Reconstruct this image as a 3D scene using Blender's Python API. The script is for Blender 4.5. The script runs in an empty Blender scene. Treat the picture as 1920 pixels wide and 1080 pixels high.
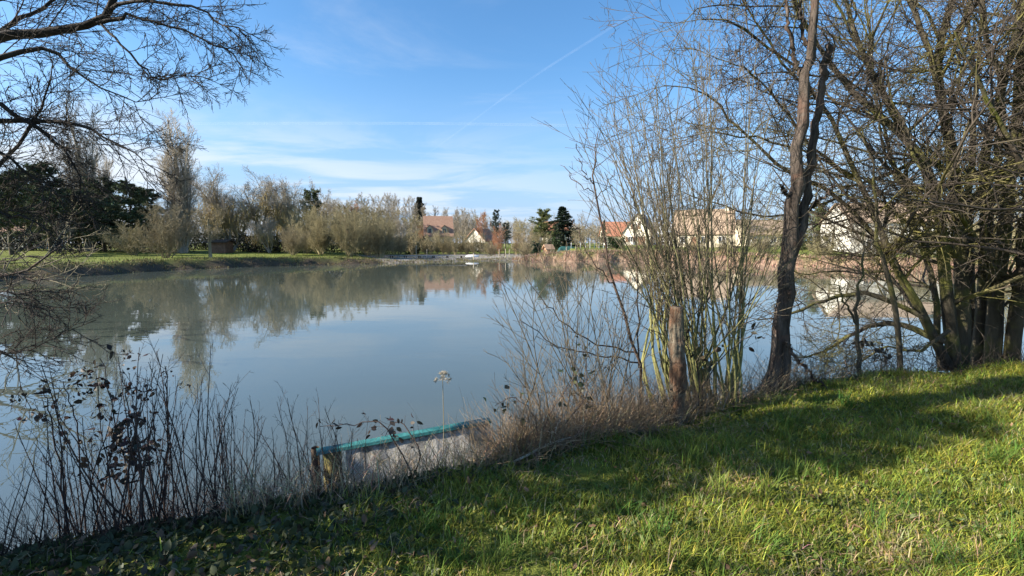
import bpy, math, random
import numpy as np
from mathutils import Vector
R_ = math.radians
rng = np.random.default_rng(7)
random.seed(7)
sc = bpy.context.scene
COL = sc.collection

# ------------------------------------------------------------------ camera model
F = 805.0; PITCH = R_(6.0); CH = 2.6
CP, SP = math.cos(PITCH), math.sin(PITCH)
def ray(x, y):
    a = (x - 960) / F; b = (540 - y) / F
    return np.array([a, CP + b * SP, -SP + b * CP])
def at(x, y, d):
    r = ray(x, y); return np.array([0, 0, CH]) + r * (d / r[1])
def onz(x, y, z):
    r = ray(x, y); return np.array([0, 0, CH]) + r * ((z - CH) / r[2])

# ------------------------------------------------------------------ object helpers
def tag(o, label=None, cat=None, group=None, kind=None):
    if label: o['label'] = label
    if cat: o['category'] = cat
    if group: o['group'] = group
    if kind: o['kind'] = kind
    return o
def empty(name, loc, rz=0, label=None, cat=None, group=None):
    o = bpy.data.objects.new(name, None); COL.objects.link(o)
    o.location = [float(v) for v in loc]; o.rotation_euler = (0, 0, rz); o.empty_display_size = 0.2
    return tag(o, label, cat, group)
def make_mesh(name, V, quads=None, tris=None, tint=None, smooth=True):
    me = bpy.data.meshes.new(name)
    V = np.asarray(V, dtype=np.float32)
    q = np.zeros((0, 4), np.int32) if quads is None or len(quads) == 0 else np.asarray(quads, np.int32)
    t = np.zeros((0, 3), np.int32) if tris is None or len(tris) == 0 else np.asarray(tris, np.int32)
    me.vertices.add(len(V)); me.vertices.foreach_set('co', V.ravel())
    nl = q.size + t.size
    me.loops.add(nl); me.loops.foreach_set('vertex_index', np.concatenate([q.ravel(), t.ravel()]).astype(np.int32))
    me.polygons.add(len(q) + len(t))
    st = np.concatenate([np.arange(len(q)) * 4, q.size + np.arange(len(t)) * 3]).astype(np.int32)
    me.polygons.foreach_set('loop_start', st)
    me.polygons.foreach_set('use_smooth', np.full(len(q) + len(t), smooth))
    if tint is not None:
        a = me.attributes.new('tint', 'FLOAT_COLOR', 'POINT')
        tc = np.ones((len(V), 4), np.float32); tc[:, :3] = tint
        a.data.foreach_set('color', tc.ravel())
    me.update(calc_edges=True)
    return me
def link(name, me, m, parent=None):
    o = bpy.data.objects.new(name, me); COL.objects.link(o)
    if m: 
        if not me.materials: me.materials.append(m)
    if parent: o.parent = parent
    return o
def copy_thing(o, parent=None):
    c = o.copy(); COL.objects.link(c)
    if parent: c.parent = parent
    for ch in list(o.children): copy_thing(ch, c)
    return c

# ------------------------------------------------------------------ materials
def nmat(name):
    m = bpy.data.materials.new(name); m.use_nodes = True
    nt = m.node_tree; b = nt.nodes['Principled BSDF']
    return m, nt, b
def ramp2(nt, fac, c1, c2, p1=0.35, p2=0.65):
    r = nt.nodes.new('ShaderNodeValToRGB')
    r.color_ramp.elements[0].position = p1; r.color_ramp.elements[1].position = p2
    r.color_ramp.elements[0].color = (*c1, 1); r.color_ramp.elements[1].color = (*c2, 1)
    nt.links.new(fac, r.inputs[0]); return r.outputs[0]
def noise(nt, scale, detail=4, rough=0.6, vec=None, dist=0.0):
    n = nt.nodes.new('ShaderNodeTexNoise'); n.inputs['Scale'].default_value = scale
    n.inputs['Detail'].default_value = detail; n.inputs['Roughness'].default_value = rough
    n.inputs['Distortion'].default_value = dist
    if vec is None:
        tc = nt.nodes.new('ShaderNodeTexCoord'); vec = tc.outputs['Object']
    nt.links.new(vec, n.inputs['Vector']); return n.outputs['Fac']
def mixc(nt, fac, a, b):
    m = nt.nodes.new('ShaderNodeMix'); m.data_type = 'RGBA'
    if isinstance(fac, (int, float)): m.inputs[0].default_value = fac
    else: nt.links.new(fac, m.inputs[0])
    for s, v in ((6, a), (7, b)):
        if isinstance(v, tuple): m.inputs[s].default_value = (*v, 1)
        else: nt.links.new(v, m.inputs[s])
    return m.outputs[2]
def scaled(nt, sx, sy, sz):
    tc = nt.nodes.new('ShaderNodeTexCoord'); mp = nt.nodes.new('ShaderNodeMapping')
    mp.inputs['Scale'].default_value = (sx, sy, sz); nt.links.new(tc.outputs['Object'], mp.inputs[0]); return mp.outputs[0]
def bump(nt, b, h, strength=0.4, dist=0.02):
    n = nt.nodes.new('ShaderNodeBump'); n.inputs['Strength'].default_value = strength; n.inputs['Distance'].default_value = dist
    nt.links.new(h, n.inputs['Height']); nt.links.new(n.outputs[0], b.inputs['Normal'])
def bark(name, c1, c2, scale=6, rough=0.9, moss=None, mossamt=0.5, bumpd=0.0, stretch=0.25):
    m, nt, b = nmat(name)
    v = scaled(nt, 1, 1, stretch)
    c = ramp2(nt, noise(nt, scale, 5, 0.65, v), c1, c2)
    if moss:
        f = noise(nt, scale * 0.35, 4, 0.6)
        mr = nt.nodes.new('ShaderNodeMapRange'); mr.inputs[1].default_value = 0.62 - mossamt * 0.3; mr.inputs[2].default_value = 0.72 - mossamt * 0.2
        nt.links.new(f, mr.inputs[0]); c = mixc(nt, mr.outputs[0], c, moss)
    nt.links.new(c, b.inputs['Base Color']); b.inputs['Roughness'].default_value = rough
    b.inputs['Specular IOR Level'].default_value = 0.2
    if bumpd: bump(nt, b, noise(nt, scale * 2.2, 6, 0.7, v), 0.9, bumpd)
    return m
def tinted(name, rough=0.7, trans=0.0, spec=0.2):
    m, nt, b = nmat(name)
    a = nt.nodes.new('ShaderNodeAttribute'); a.attribute_name = 'tint'
    nt.links.new(a.outputs['Color'], b.inputs['Base Color']); b.inputs['Roughness'].default_value = rough
    b.inputs['Specular IOR Level'].default_value = spec
    if trans:
        tr = nt.nodes.new('ShaderNodeBsdfTranslucent'); nt.links.new(a.outputs['Color'], tr.inputs[0])
        mx = nt.nodes.new('ShaderNodeMixShader'); mx.inputs[0].default_value = trans
        nt.links.new(b.outputs[0], mx.inputs[1]); nt.links.new(tr.outputs[0], mx.inputs[2])
        nt.links.new(mx.outputs[0], nt.nodes['Material Output'].inputs[0])
    return m
def plain(name, c1, c2, scale=5, rough=0.8, bumpd=0.0, spec=0.3):
    m, nt, b = nmat(name); n = noise(nt, scale, 5, 0.6)
    nt.links.new(ramp2(nt, n, c1, c2), b.inputs['Base Color']); b.inputs['Roughness'].default_value = rough
    b.inputs['Specular IOR Level'].default_value = spec
    if bumpd: bump(nt, b, noise(nt, scale * 3, 5, 0.6), 0.8, bumpd)
    return m
M = {}
M['dark_bark'] = bark('dark_bark', (.035, .028, .022), (.10, .08, .06), 7, moss=(.10, .10, .025), mossamt=.35, bumpd=.02)
M['dark_twig'] = bark('dark_twig', (.035, .028, .022), (.075, .06, .048), 4)
M['left_bark'] = bark('left_bark', (.022, .018, .016), (.062, .051, .043), 9, bumpd=.015)
M['mossy_bark'] = bark('mossy_bark', (.035, .03, .022), (.105, .088, .06), 5, moss=(.13, .125, .035), mossamt=.42, bumpd=.02)
M['mossy_twig'] = bark('mossy_twig', (.045, .037, .03), (.115, .092, .068), 4, moss=(.14, .125, .04), mossamt=.45)
M['dead_bark'] = bark('dead_bark', (.022, .017, .014), (.15, .118, .094), 15, moss=(.13, .08, .058), mossamt=.3, bumpd=.05, stretch=.15)
M['green_stem'] = bark('green_stem', (.12, .125, .03), (.30, .28, .085), 4, moss=(.13, .11, .05), mossamt=.4)
M['thin_stem'] = bark('thin_stem', (.08, .064, .042), (.18, .147, .098), 4)
def willow_stem():
    m, nt, b = nmat('willow_stem'); n = noise(nt, 7, 5, .65, scaled(nt, 1, 1, .3))
    lowc = ramp2(nt, n, (.10, .105, .03), (.27, .25, .085), .3, .7); upc = ramp2(nt, n, (.07, .06, .036), (.17, .145, .088), .3, .7)
    tc = nt.nodes.new('ShaderNodeTexCoord'); sp = nt.nodes.new('ShaderNodeSeparateXYZ'); nt.links.new(tc.outputs['Object'], sp.inputs[0]); ad = nt.nodes.new('ShaderNodeMath'); ad.operation = 'ADD'; nt.links.new(sp.outputs[2], ad.inputs[0]); nt.links.new(noise(nt, 3), ad.inputs[1])
    mr = nt.nodes.new('ShaderNodeMapRange'); mr.inputs[1].default_value = 1.3; mr.inputs[2].default_value = 2.9; nt.links.new(ad.outputs[0], mr.inputs[0])
    nt.links.new(mixc(nt, mr.outputs[0], lowc, upc), b.inputs['Base Color']); b.inputs['Roughness'].default_value = .8; bump(nt, b, n, .6, .01); return m
M['willow_stem'] = willow_stem()
M['brown_stem'] = bark('brown_stem', (.05, .035, .028), (.11, .075, .055), 4)
M['poplar_bark'] = bark('poplar_bark', (.25, .215, .165), (.42, .365, .29), 2)
M['shrub_bark'] = bark('shrub_bark', (.17, .14, .085), (.32, .27, .17), 1.5)
M['olive_bark'] = bark('olive_bark', (.19, .16, .085), (.34, .295, .17), 1.5)
M['tan_bark'] = bark('tan_bark', (.24, .19, .11), (.40, .32, .20), 1.5)
M['red_bark'] = bark('red_bark', (.24, .12, .07), (.40, .21, .12), 1.5)
M['grey_bark'] = bark('grey_bark', (.19, .165, .125), (.34, .295, .23), 1.5)
M['gold_twig'] = bark('gold_twig', (.27, .21, .08), (.42, .33, .13), 1.5)
M['bleached'] = bark('bleached', (.30, .26, .19), (.50, .44, .34), 6)
M['needle'] = tinted('needle', .75, .15)
M['leaf'] = tinted('leaf', .55, .2, .3)
M['blade'] = tinted('blade', .6, .3, .25)
M['dry'] = tinted('dry', .85, .15)

# ------------------------------------------------------------------ growth
def unit(v): return v / np.maximum(np.linalg.norm(v, axis=-1, keepdims=True), 1e-9)
def grow(S, D, L, R, n=5, wander=.12, up=0.0, taper=.75, pull=None):
    N = len(S); P = np.empty((N, n + 1, 3)); Dd = np.empty((N, n + 1, 3)); P[:, 0] = S; d = unit(D); Dd[:, 0] = d
    st = (L / n)[:, None]
    for i in range(n):
        d = d + rng.normal(0, wander, (N, 3)); d[:, 2] += up
        if pull is not None: d = d + pull
        d = unit(d); P[:, i + 1] = P[:, i] + d * st; Dd[:, i + 1] = d
    t = np.linspace(0, 1, n + 1)
    return P, R[:, None] * (1 - taper * t)[None, :], Dd
def spawn(P, Rr, Dd, L, k, t0=.2, t1=.98, ang=40, angsd=10, ratio=.45, fall=.5, slender=.012, rmin=.003, lmin=0.02, rad_f=.7, flat=0.0):
    N, n1, _ = P.shape; n = n1 - 1
    t = t0 + (t1 - t0) * (np.arange(k)[None, :] + rng.random((N, k))) / k
    f = t * n; i = np.clip(f.astype(int), 0, n - 1); w = (f - i)[..., None]; r = np.arange(N)[:, None]
    pos = P[r, i] * (1 - w) + P[r, i + 1] * w; T = Dd[r, i + 1]; rad = Rr[r, i] * (1 - w[..., 0]) + Rr[r, i + 1] * w[..., 0]
    az = rng.random((N, 1)) * 6.28 + np.arange(k)[None, :] * 2.4 + rng.normal(0, .5, (N, k))
    ref = np.where(np.abs(T[..., 2:3]) > .9, np.array([1., 0, 0]), np.array([0, 0, 1.]))
    U = unit(np.cross(T, ref)); W = np.cross(T, U)
    a = np.radians(ang + rng.normal(0, angsd, (N, k)))[..., None]
    D = T * np.cos(a) + (U * np.cos(az)[..., None] + W * np.sin(az)[..., None]) * np.sin(a)
    if flat: D[..., 2] *= (1 - flat)
    Lc = L[:, None] * ratio * (1 - fall * t) * rng.uniform(.55, 1.25, (N, k))
    Lc = np.maximum(Lc, lmin)
    Rc = np.clip(np.minimum(rad * rad_f, Lc * slender), rmin, None)
    return pos.reshape(-1, 3), unit(D).reshape(-1, 3), Lc.ravel(), Rc.ravel()
def tubes(groups):
    """groups: list of (P (N,n,3), R (N,n), sides) -> V, quads"""
    Vs, Qs, o = [], [], 0
    for P, Rr, s in groups:
        if len(P) == 0: continue
        N, n, _ = P.shape
        T = np.empty_like(P); T[:, 1:-1] = P[:, 2:] - P[:, :-2]; T[:, 0] = P[:, 1] - P[:, 0]; T[:, -1] = P[:, -1] - P[:, -2]; T = unit(T)
        ref = unit(np.cross(T.mean(1), np.where(np.abs(T.mean(1)[:, 2:3]) > .8, np.array([1., .1, 0]), np.array([0, .1, 1.]))))[:, None, :]
        U = unit(ref - T * (ref * T).sum(-1, keepdims=True)); W = np.cross(T, U)
        a = np.arange(s) * 2 * math.pi / s
        V = P[:, :, None, :] + Rr[:, :, None, None] * (np.cos(a)[None, None, :, None] * U[:, :, None, :] + np.sin(a)[None, None, :, None] * W[:, :, None, :])
        idx = np.arange(N * n * s).reshape(N, n, s) + o
        A = idx[:, :-1, :]; B = idx[:, 1:, :]
        Qs.append(np.stack([A, np.roll(A, -1, 2), np.roll(B, -1, 2), B], -1).reshape(-1, 4)); Vs.append(V.reshape(-1, 3)); o += N * n * s
    return np.concatenate(Vs), np.concatenate(Qs)
def tube_mesh(name, groups):
    V, Q = tubes(groups); return make_mesh(name, V, Q)
def ragged(V, Q, amt, freq=5):
    """uneven bark relief on a tube surface"""
    ph = rng.random(6) * 6
    d = amt * (np.sin(V[:, 2] * freq + ph[0]) * np.sin(V[:, 0] * freq * 7 + ph[1]) + .6 * np.sin(V[:, 2] * freq * 2.7 + V[:, 1] * freq * 9 + ph[2]))
    return V + (rng.normal(0, .35, V.shape) * amt) + d[:, None] * .5
def spline(pts, n):
    p = np.asarray(pts, float); p = np.vstack([2 * p[0] - p[1], p, 2 * p[-1] - p[-2]]); m = len(p) - 3
    out = []
    for u in np.linspace(0, m, n):
        i = min(int(u), m - 1); t = u - i; a, b, c, d = p[i:i + 4]
        out.append(.5 * (2 * b + (c - a) * t + (2 * a - 5 * b + 4 * c - d) * t * t + (3 * b - 3 * c + d - a) * t ** 3))
    return np.array(out)
def guided(limbs, base, n=14, back=0.0):
    """limbs: lists of (px,py,depth,radius) -> P,R,D,L"""
    Ps, Rs = [], []
    for l in limbs:
        w = np.array([np.append(at(q[0], q[1], q[2] + back * min(1, max(0, (1760 - q[0]) / 180))), q[3]) for q in l]); s = spline(w, n)
        s[1:-1, :3] += rng.normal(0, .012, (n - 2, 3)); Ps.append(s[:, :3] - base); Rs.append(np.maximum(s[:, 3], .003))
    P = np.array(Ps); Rr = np.array(Rs); D = np.empty_like(P); D[:, 1:] = unit(P[:, 1:] - P[:, :-1]); D[:, 0] = D[:, 1]
    L = np.linalg.norm(P[:, 1:] - P[:, :-1], axis=-1).sum(1)
    return P, Rr, D, L
def levels(P, Rr, D, L, specs, sides0=6):
    """specs: list of (spawn kwargs, grow kwargs, sides); returns tube groups per level"""
    out = [[(P, Rr, sides0)]]
    for sp, gr, s in specs:
        S2, D2, L2, R2 = spawn(P, Rr, D, L, **sp)
        P, Rr, D = grow(S2, D2, L2, R2, **gr); L = L2
        if 'rmin' in sp: Rr = np.maximum(Rr, sp['rmin'] * .7)
        out.append([(P, Rr, s)])
    return out
def tri_leaves(C, size, axis=None, jit=1.0, aspect=.35):
    """one pointed leaf (two triangles folded on the midrib) per centre"""
    N = len(C); a = unit(rng.normal(0, 1, (N, 3)) * jit + (axis if axis is not None else 0)); b = unit(np.cross(a, rng.normal(0, 1, (N, 3))))
    c = np.cross(a, b); s = (size * rng.uniform(.6, 1.3, N))[:, None]
    v0 = C; v1 = C + a * s * .45 + b * s * aspect + c * s * .08; v2 = C + a * s; v3 = C + a * s * .45 - b * s * aspect + c * s * .08
    V = np.stack([v0, v1, v2, v3], 1).reshape(-1, 3); i = np.arange(N)[:, None] * 4
    return V, np.concatenate([i + [0, 1, 2], i + [0, 2, 3]]).astype(int)
def tint_var(N, base, var, k):
    c = np.clip(np.array(base)[None, :] * (1 + rng.normal(0, var, (N, 1))) * (1 + rng.normal(0, var * .35, (N, 3))), .004, .9)
    return np.repeat(c, k, 0)

def leaf6(C, size, axis=None, w=.3, curl=.25):
    N = len(C); a = unit(rng.normal(0, 1, (N, 3)) + (axis if axis is not None else 0)); b = unit(np.cross(a, rng.normal(0, 1, (N, 3)))); c = np.cross(a, b)
    s = (size * rng.uniform(.5, 1.3, N))[:, None]; k = rng.normal(0, curl, (N, 1)); f = rng.uniform(.02, .16, (N, 1)); ww = w * rng.uniform(.6, 1.15, (N, 1)); rows = []
    for t, wi in ((0, .12), (.3, 1.), (.68, .8), (1, .02)):
        m = C + a * s * t + c * s * k * t * t
        rows += [m - b * s * ww * wi + c * s * f * wi, m, m + b * s * ww * wi + c * s * f * wi]
    V = np.stack(rows, 1).reshape(-1, 3); i = np.arange(N)[:, None] * 12
    Q = np.concatenate([i + np.array([3 * r + q, 3 * r + q + 1, 3 * r + q + 4, 3 * r + q + 3]) for r in range(3) for q in range(2)])
    return V, Q
# ------------------------------------------------------------------ terrain
ZL = 1.1
near_px = [(-420, 1120), (-200, 1085), (0, 1050), (150, 1028), (300, 998), (450, 962), (620, 930), (780, 905), (900, 880), (1030, 848), (1150, 815), (1260, 790), (1380, 757), (1500, 722), (1650, 702), (1800, 692), (1920, 685)]
near = [tuple(onz(x, y, ZL)[:2]) for x, y in near_px]
far_px = [(0, 524), (130, 520), (300, 508), (480, 500), (640, 496), (760, 493), (880, 490), (960, 489), (1010, 490), (1100, 491), (1200, 490), (1320, 492), (1450, 499), (1560, 503), (1700, 507), (1920, 512)]
far = [tuple(onz(x, y, 0)[:2]) for x, y in far_px]
far_h = [.9, .9, .95, .9, .75, .3, .28, .3, .95, 1.35, 1.35, 1.2, 1.0, .9, .9, .9]
poly = [(p, 0, 0) for p in near] + [((10, 6.4), 0, 0), ((18, 8.2), 0, 0), ((30, 11), 0, 0), ((44, 18), 1, .9), ((50, 28), 1, .9)]
poly += [(p, 1, h) for p, h in zip(far[::-1], far_h[::-1])] + [((-29, 22.5), 1, .8), ((-21.5, 16.5), 1, .7), ((-16.5, 9), 0, 0), ((-10, 3.4), 0, 0), ((-6, 1.9), 0, 0)]
PV = np.array([p[0] for p in poly]); PT = np.array([p[1] for p in poly], float); PH = np.array([p[2] for p in poly], float)
def shore(X, Y):
    """signed distance to the lake edge (positive on land), far-ness, bank height"""
    q = np.stack([X, Y], -1).reshape(-1, 2); best = np.full(len(q), 1e9); ft = np.zeros(len(q)); bh = np.zeros(len(q)); ins = np.zeros(len(q), bool)
    for i in range(len(PV)):
        a = PV[i]; j = (i + 1) % len(PV); b = PV[j]; ab = b - a
        t = np.clip(((q - a) @ ab) / (ab @ ab), 0, 1); d = np.linalg.norm(q - a - t[:, None] * ab, axis=1)
        m = d < best; best[m] = d[m]; ft[m] = PT[i] + (PT[j] - PT[i]) * t[m]; bh[m] = PH[i] + (PH[j] - PH[i]) * t[m]
        c = (a[1] > q[:, 1]) != (b[1] > q[:, 1])
        with np.errstate(divide='ignore', invalid='ignore'):
            ins ^= c & (q[:, 0] < (b[0] - a[0]) * (q[:, 1] - a[1]) / (b[1] - a[1]) + a[0])
    return np.where(ins, -best, best).reshape(X.shape), ft.reshape(X.shape), bh.reshape(X.shape)
def sstep(a, b, x):
    t = np.clip((x - a) / (b - a), 0, 1); return t * t * (3 - 2 * t)
def wob(X, Y): return np.sin(X * 1.7 + .4 * np.sin(Y * 1.3)) * np.sin(Y * 1.9 + 1 + .5 * np.sin(X * .9))
def terrain(X, Y):
    X = np.asarray(X, float); Y = np.asarray(Y, float)
    s, ft, bh = shore(X, Y)
    zn = ZL - 1.95 * sstep(-.15, 1.75, -s / (1 + .5 * sstep(.2, 1.4, -X))) + .03 * wob(X * 2, Y * 2) + .018 * wob(X * 6.1, Y * 5.3) * (s > -1.2)
    s2 = s + .55 * wob(X * .8, Y * .8) + .25 * wob(X * 2.3 + 1, Y * 1.9)
    zf = np.where(s2 > 0, bh * sstep(0, 1.6 + 1.2 * (bh < .5) , s2) + .012 * np.minimum(np.maximum(s2 - 2, 0), 60) * (1.0), np.maximum(s2 * .45, -.9))
    zf = zf + .06 * wob(X * .5, Y * .5) * (s2 > .5)
    return zn * (1 - ft) + zf * ft
def gz(x, y): return float(terrain(np.array([x]), np.array([y]))[0])
def axis_pts(lo, hi, c0, c1, fine, growth, maxs):
    pts = list(np.arange(c0, c1 + 1e-6, fine)); s = fine; v = c1
    while v < hi: s = min(s * growth, maxs if abs(v) < 120 else 40); v += s; pts.append(v)
    s = fine; v = c0; 
    while v > lo: s = min(s * growth, maxs if abs(v) < 120 else 40); v -= s; pts.insert(0, v)
    return np.array(pts)
gx = axis_pts(-900, 900, -6, 8, .1, 1.09, .8); gy = axis_pts(-200, 1400, .6, 7.5, .1, 1.06, .65)
GX, GY = np.meshgrid(gx, gy); GZ = terrain(GX, GY); S_, FT_, BH_ = shore(GX, GY)
nx, ny = len(gx), len(gy); idx = np.arange(nx * ny).reshape(ny, nx)
Qg = np.stack([idx[:-1, :-1], idx[:-1, 1:], idx[1:, 1:], idx[1:, :-1]], -1).reshape(-1, 4)
cover = np.zeros((ny, nx, 3))
lawn_far = np.maximum(sstep(.9, 2.0, S_ + .3 * wob(GX * .9, GY * .9)) * sstep(.45, .7, BH_), np.where(BH_ < .45, sstep(16, 24, S_), sstep(3.5, 7, S_)))
cover[..., 0] = np.where(FT_ > .5, lawn_far, sstep(-.35, .05, S_))        # grass
cover[..., 1] = np.where(FT_ > .5, sstep(-2, 8, GX) * (1 - lawn_far), 0)  # reddish soil
cover[..., 2] = np.where(FT_ > .5, (BH_ < .45) * (1 - lawn_far), 0)                  # grey mud
mg, nt, b = nmat('ground')
at_ = nt.nodes.new('ShaderNodeAttribute'); at_.attribute_name = 'tint'; sep = nt.nodes.new('ShaderNodeSeparateColor'); nt.links.new(at_.outputs['Color'], sep.inputs[0])
n1 = noise(nt, 1.1, 6, .65); n2 = noise(nt, 14, 5, .7); n3 = noise(nt, .25, 5, .6)
grassc = mixc(nt, n3, ramp2(nt, n2, (.035, .045, .012), (.13, .15, .028), .3, .7), ramp2(nt, n1, (.13, .165, .03), (.21, .22, .055), .35, .65))
soil = ramp2(nt, n2, (.035, .028, .02), (.11, .085, .06), .3, .7); red = ramp2(nt, n1, (.15, .095, .065), (.34, .23, .16), .35, .65); mud = ramp2(nt, n1, (.16, .14, .12), (.30, .27, .24))
c = mixc(nt, sep.outputs[1], soil, red); c = mixc(nt, sep.outputs[2], c, mud); c = mixc(nt, sep.outputs[0], c, grassc)
nt.links.new(c, b.inputs['Base Color']); b.inputs['Roughness'].default_value = .95; b.inputs['Specular IOR Level'].default_value = .1
bump(nt, b, n2, .8, .05)
g = link('ground', make_mesh('ground', np.stack([GX, GY, GZ], -1).reshape(-1, 3), Qg, tint=cover.reshape(-1, 3)), mg)
tag(g, kind='structure')

# ------------------------------------------------------------------ water
mw, nt, b = nmat('water')
b.inputs['Base Color'].default_value = (.07, .082, .066, 1); b.inputs['Roughness'].default_value = .012; b.inputs['IOR'].default_value = 1.5
b.inputs['Specular IOR Level'].default_value = 1.0
n_a = noise(nt, 1.0, 3, .55, scaled(nt, .5, 1.6, 1)); n_b = noise(nt, .06, 3, .5, scaled(nt, .6, 1.4, 1))
nn = nt.nodes.new('ShaderNodeMath'); nn.operation = 'MULTIPLY'; nt.links.new(n_a, nn.inputs[0]); nt.links.new(ramp2(nt, n_b, (.25, .25, .25), (1, 1, 1), .4, .62), nn.inputs[1])
bump(nt, b, nn.outputs[0], .15, .035)
wv = np.array([(-60, 1.2, 0), (70, 1.2, 0), (70, 95, 0), (-60, 95, 0)], float)
w = link('water', make_mesh('water', wv, [[0, 1, 2, 3]]), mw); tag(w, kind='structure')

# ------------------------------------------------------------------ tree prototypes (local, base at origin, height H)
def stems(N, H, amin, amax, spread, r, lo=.8, hi=1.05):
    az = (np.arange(N) + rng.uniform(-.35, .35, N)) / N * 6.283; a = np.radians(rng.uniform(amin, amax, N))
    D = np.stack([np.cos(az) * np.sin(a), np.sin(az) * np.sin(a), np.cos(a)], 1)
    S = np.stack([np.cos(az), np.sin(az), np.zeros(N)], 1) * (rng.random(N)[:, None] * spread)
    return S, D, H * rng.uniform(lo, hi, N), np.full(N, r) * rng.uniform(.6, 1.1, N)
def bare(kind, H, rmin):
    if kind == 'poplar':
        S, D, L, R = stems(12, H, 1.5, 5.5, .5, .15, .55, .97); L[0] = H * 1.02; D[0] = (0, 0, 1); R[0] = .3
        P, Rr, Dd = grow(S, D, L, R, 14, .035, .03, .85)
        sp = [(dict(k=42, t0=.10, ang=30, angsd=8, ratio=.20, fall=.5, rmin=rmin*1.3), dict(n=5, wander=.07, up=.14), 3),
              (dict(k=9, t0=.15, ang=28, ratio=.55, rmin=rmin), dict(n=3, wander=.1, up=.12), 3), (dict(k=4, t0=.2, ang=32, ratio=.65, rmin=rmin), dict(n=2, wander=.1, up=.1), 3)]
    elif kind == 'shrub':
        S, D, L, R = stems(18, H, 4, 54, .5, .07, .7, 1.05)
        P, Rr, Dd = grow(S, D, L, R, 8, .07, .05, .85)
        sp = [(dict(k=17, t0=.12, ang=34, ratio=.42, rmin=rmin*1.3), dict(n=5, wander=.12, up=.07), 3),
              (dict(k=10, t0=.12, ang=36, ratio=.5, rmin=rmin*1.1), dict(n=3, wander=.14, up=.05), 3), (dict(k=5, t0=.2, ang=36, ratio=.6, rmin=rmin), dict(n=2, wander=.15, up=.03), 3)]
    elif kind == 'tall':
        S, D, L, R = stems(1, H, 0, 3, 0, .2, 1, 1)
        P, Rr, Dd = grow(S, D, L, R, 14, .035, .02, .85)
        sp = [(dict(k=40, t0=.22, ang=48, angsd=12, ratio=.26, fall=.5, rmin=rmin), dict(n=6, wander=.1, up=.10), 4),
              (dict(k=10, t0=.15, ang=36, ratio=.45, rmin=rmin), dict(n=3, wander=.14, up=.06), 3), (dict(k=6, t0=.2, ang=36, ratio=.6, rmin=rmin), dict(n=2, wander=.15), 3)]
    elif kind == 'round':
        S, D, L, R = stems(1, H * .7, 0, 6, 0, .22, 1, 1)
        P, Rr, Dd = grow(S, D, L, R, 8, .06, .02, .6)
        sp = [(dict(k=16, t0=.28, ang=52, angsd=12, ratio=.75, fall=.45, rmin=rmin), dict(n=7, wander=.13, up=.09), 4),
              (dict(k=12, t0=.2, ang=40, ratio=.42, rmin=rmin), dict(n=4, wander=.17, up=.05), 3), (dict(k=7, t0=.15, ang=38, ratio=.5, rmin=rmin), dict(n=3, wander=.16), 3), (dict(k=3, t0=.2, ang=36, ratio=.6, rmin=rmin), dict(n=2, wander=.16), 3)]
    elif kind == 'sapling':
        S, D, L, R = stems(7, H, 2, 17, .4, .06, .7, 1.05)
        P, Rr, Dd = grow(S, D, L, R, 9, .05, .03, .85)
        sp = [(dict(k=22, t0=.05, ang=30, ratio=.3, rmin=rmin*1.2), dict(n=4, wander=.1, up=.1), 3),
              (dict(k=8, t0=.15, ang=32, ratio=.5, rmin=rmin), dict(n=3, wander=.12, up=.06), 3), (dict(k=4, t0=.2, ang=34, ratio=.6, rmin=rmin), dict(n=2, wander=.1), 3)]
    elif kind == 'fruit':
        S, D, L, R = stems(4, H * .8, 12, 42, .2, .10, .8, 1)
        P, Rr, Dd = grow(S, D, L, R, 7, .13, .02, .7)
        sp = [(dict(k=11, t0=.25, ang=50, ratio=.55, rmin=rmin), dict(n=5, wander=.18, up=.04), 3),
              (dict(k=9, t0=.15, ang=45, ratio=.45, rmin=rmin), dict(n=3, wander=.18, up=.04), 3), (dict(k=5, t0=.2, ang=40, ratio=.55, rmin=rmin), dict(n=2, wander=.15), 3)]
    return levels(P, Rr, Dd, L, sp, 6)
def bare_tree(name, kind, H, m_trunk, m_twig, rmin=.012, nbig=2):
    lv = bare(kind, H, rmin); root = empty(name, (0, 0, 0)); root['H'] = H
    link('trunk' if kind in ('tall', 'round', 'poplar') else 'branches', tube_mesh(name + '_wood', sum(lv[:nbig], [])), M[m_trunk], root)
    link('crown', tube_mesh(name + '_twigs', sum(lv[nbig:], [])), M[m_twig], root)
    return root
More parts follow.
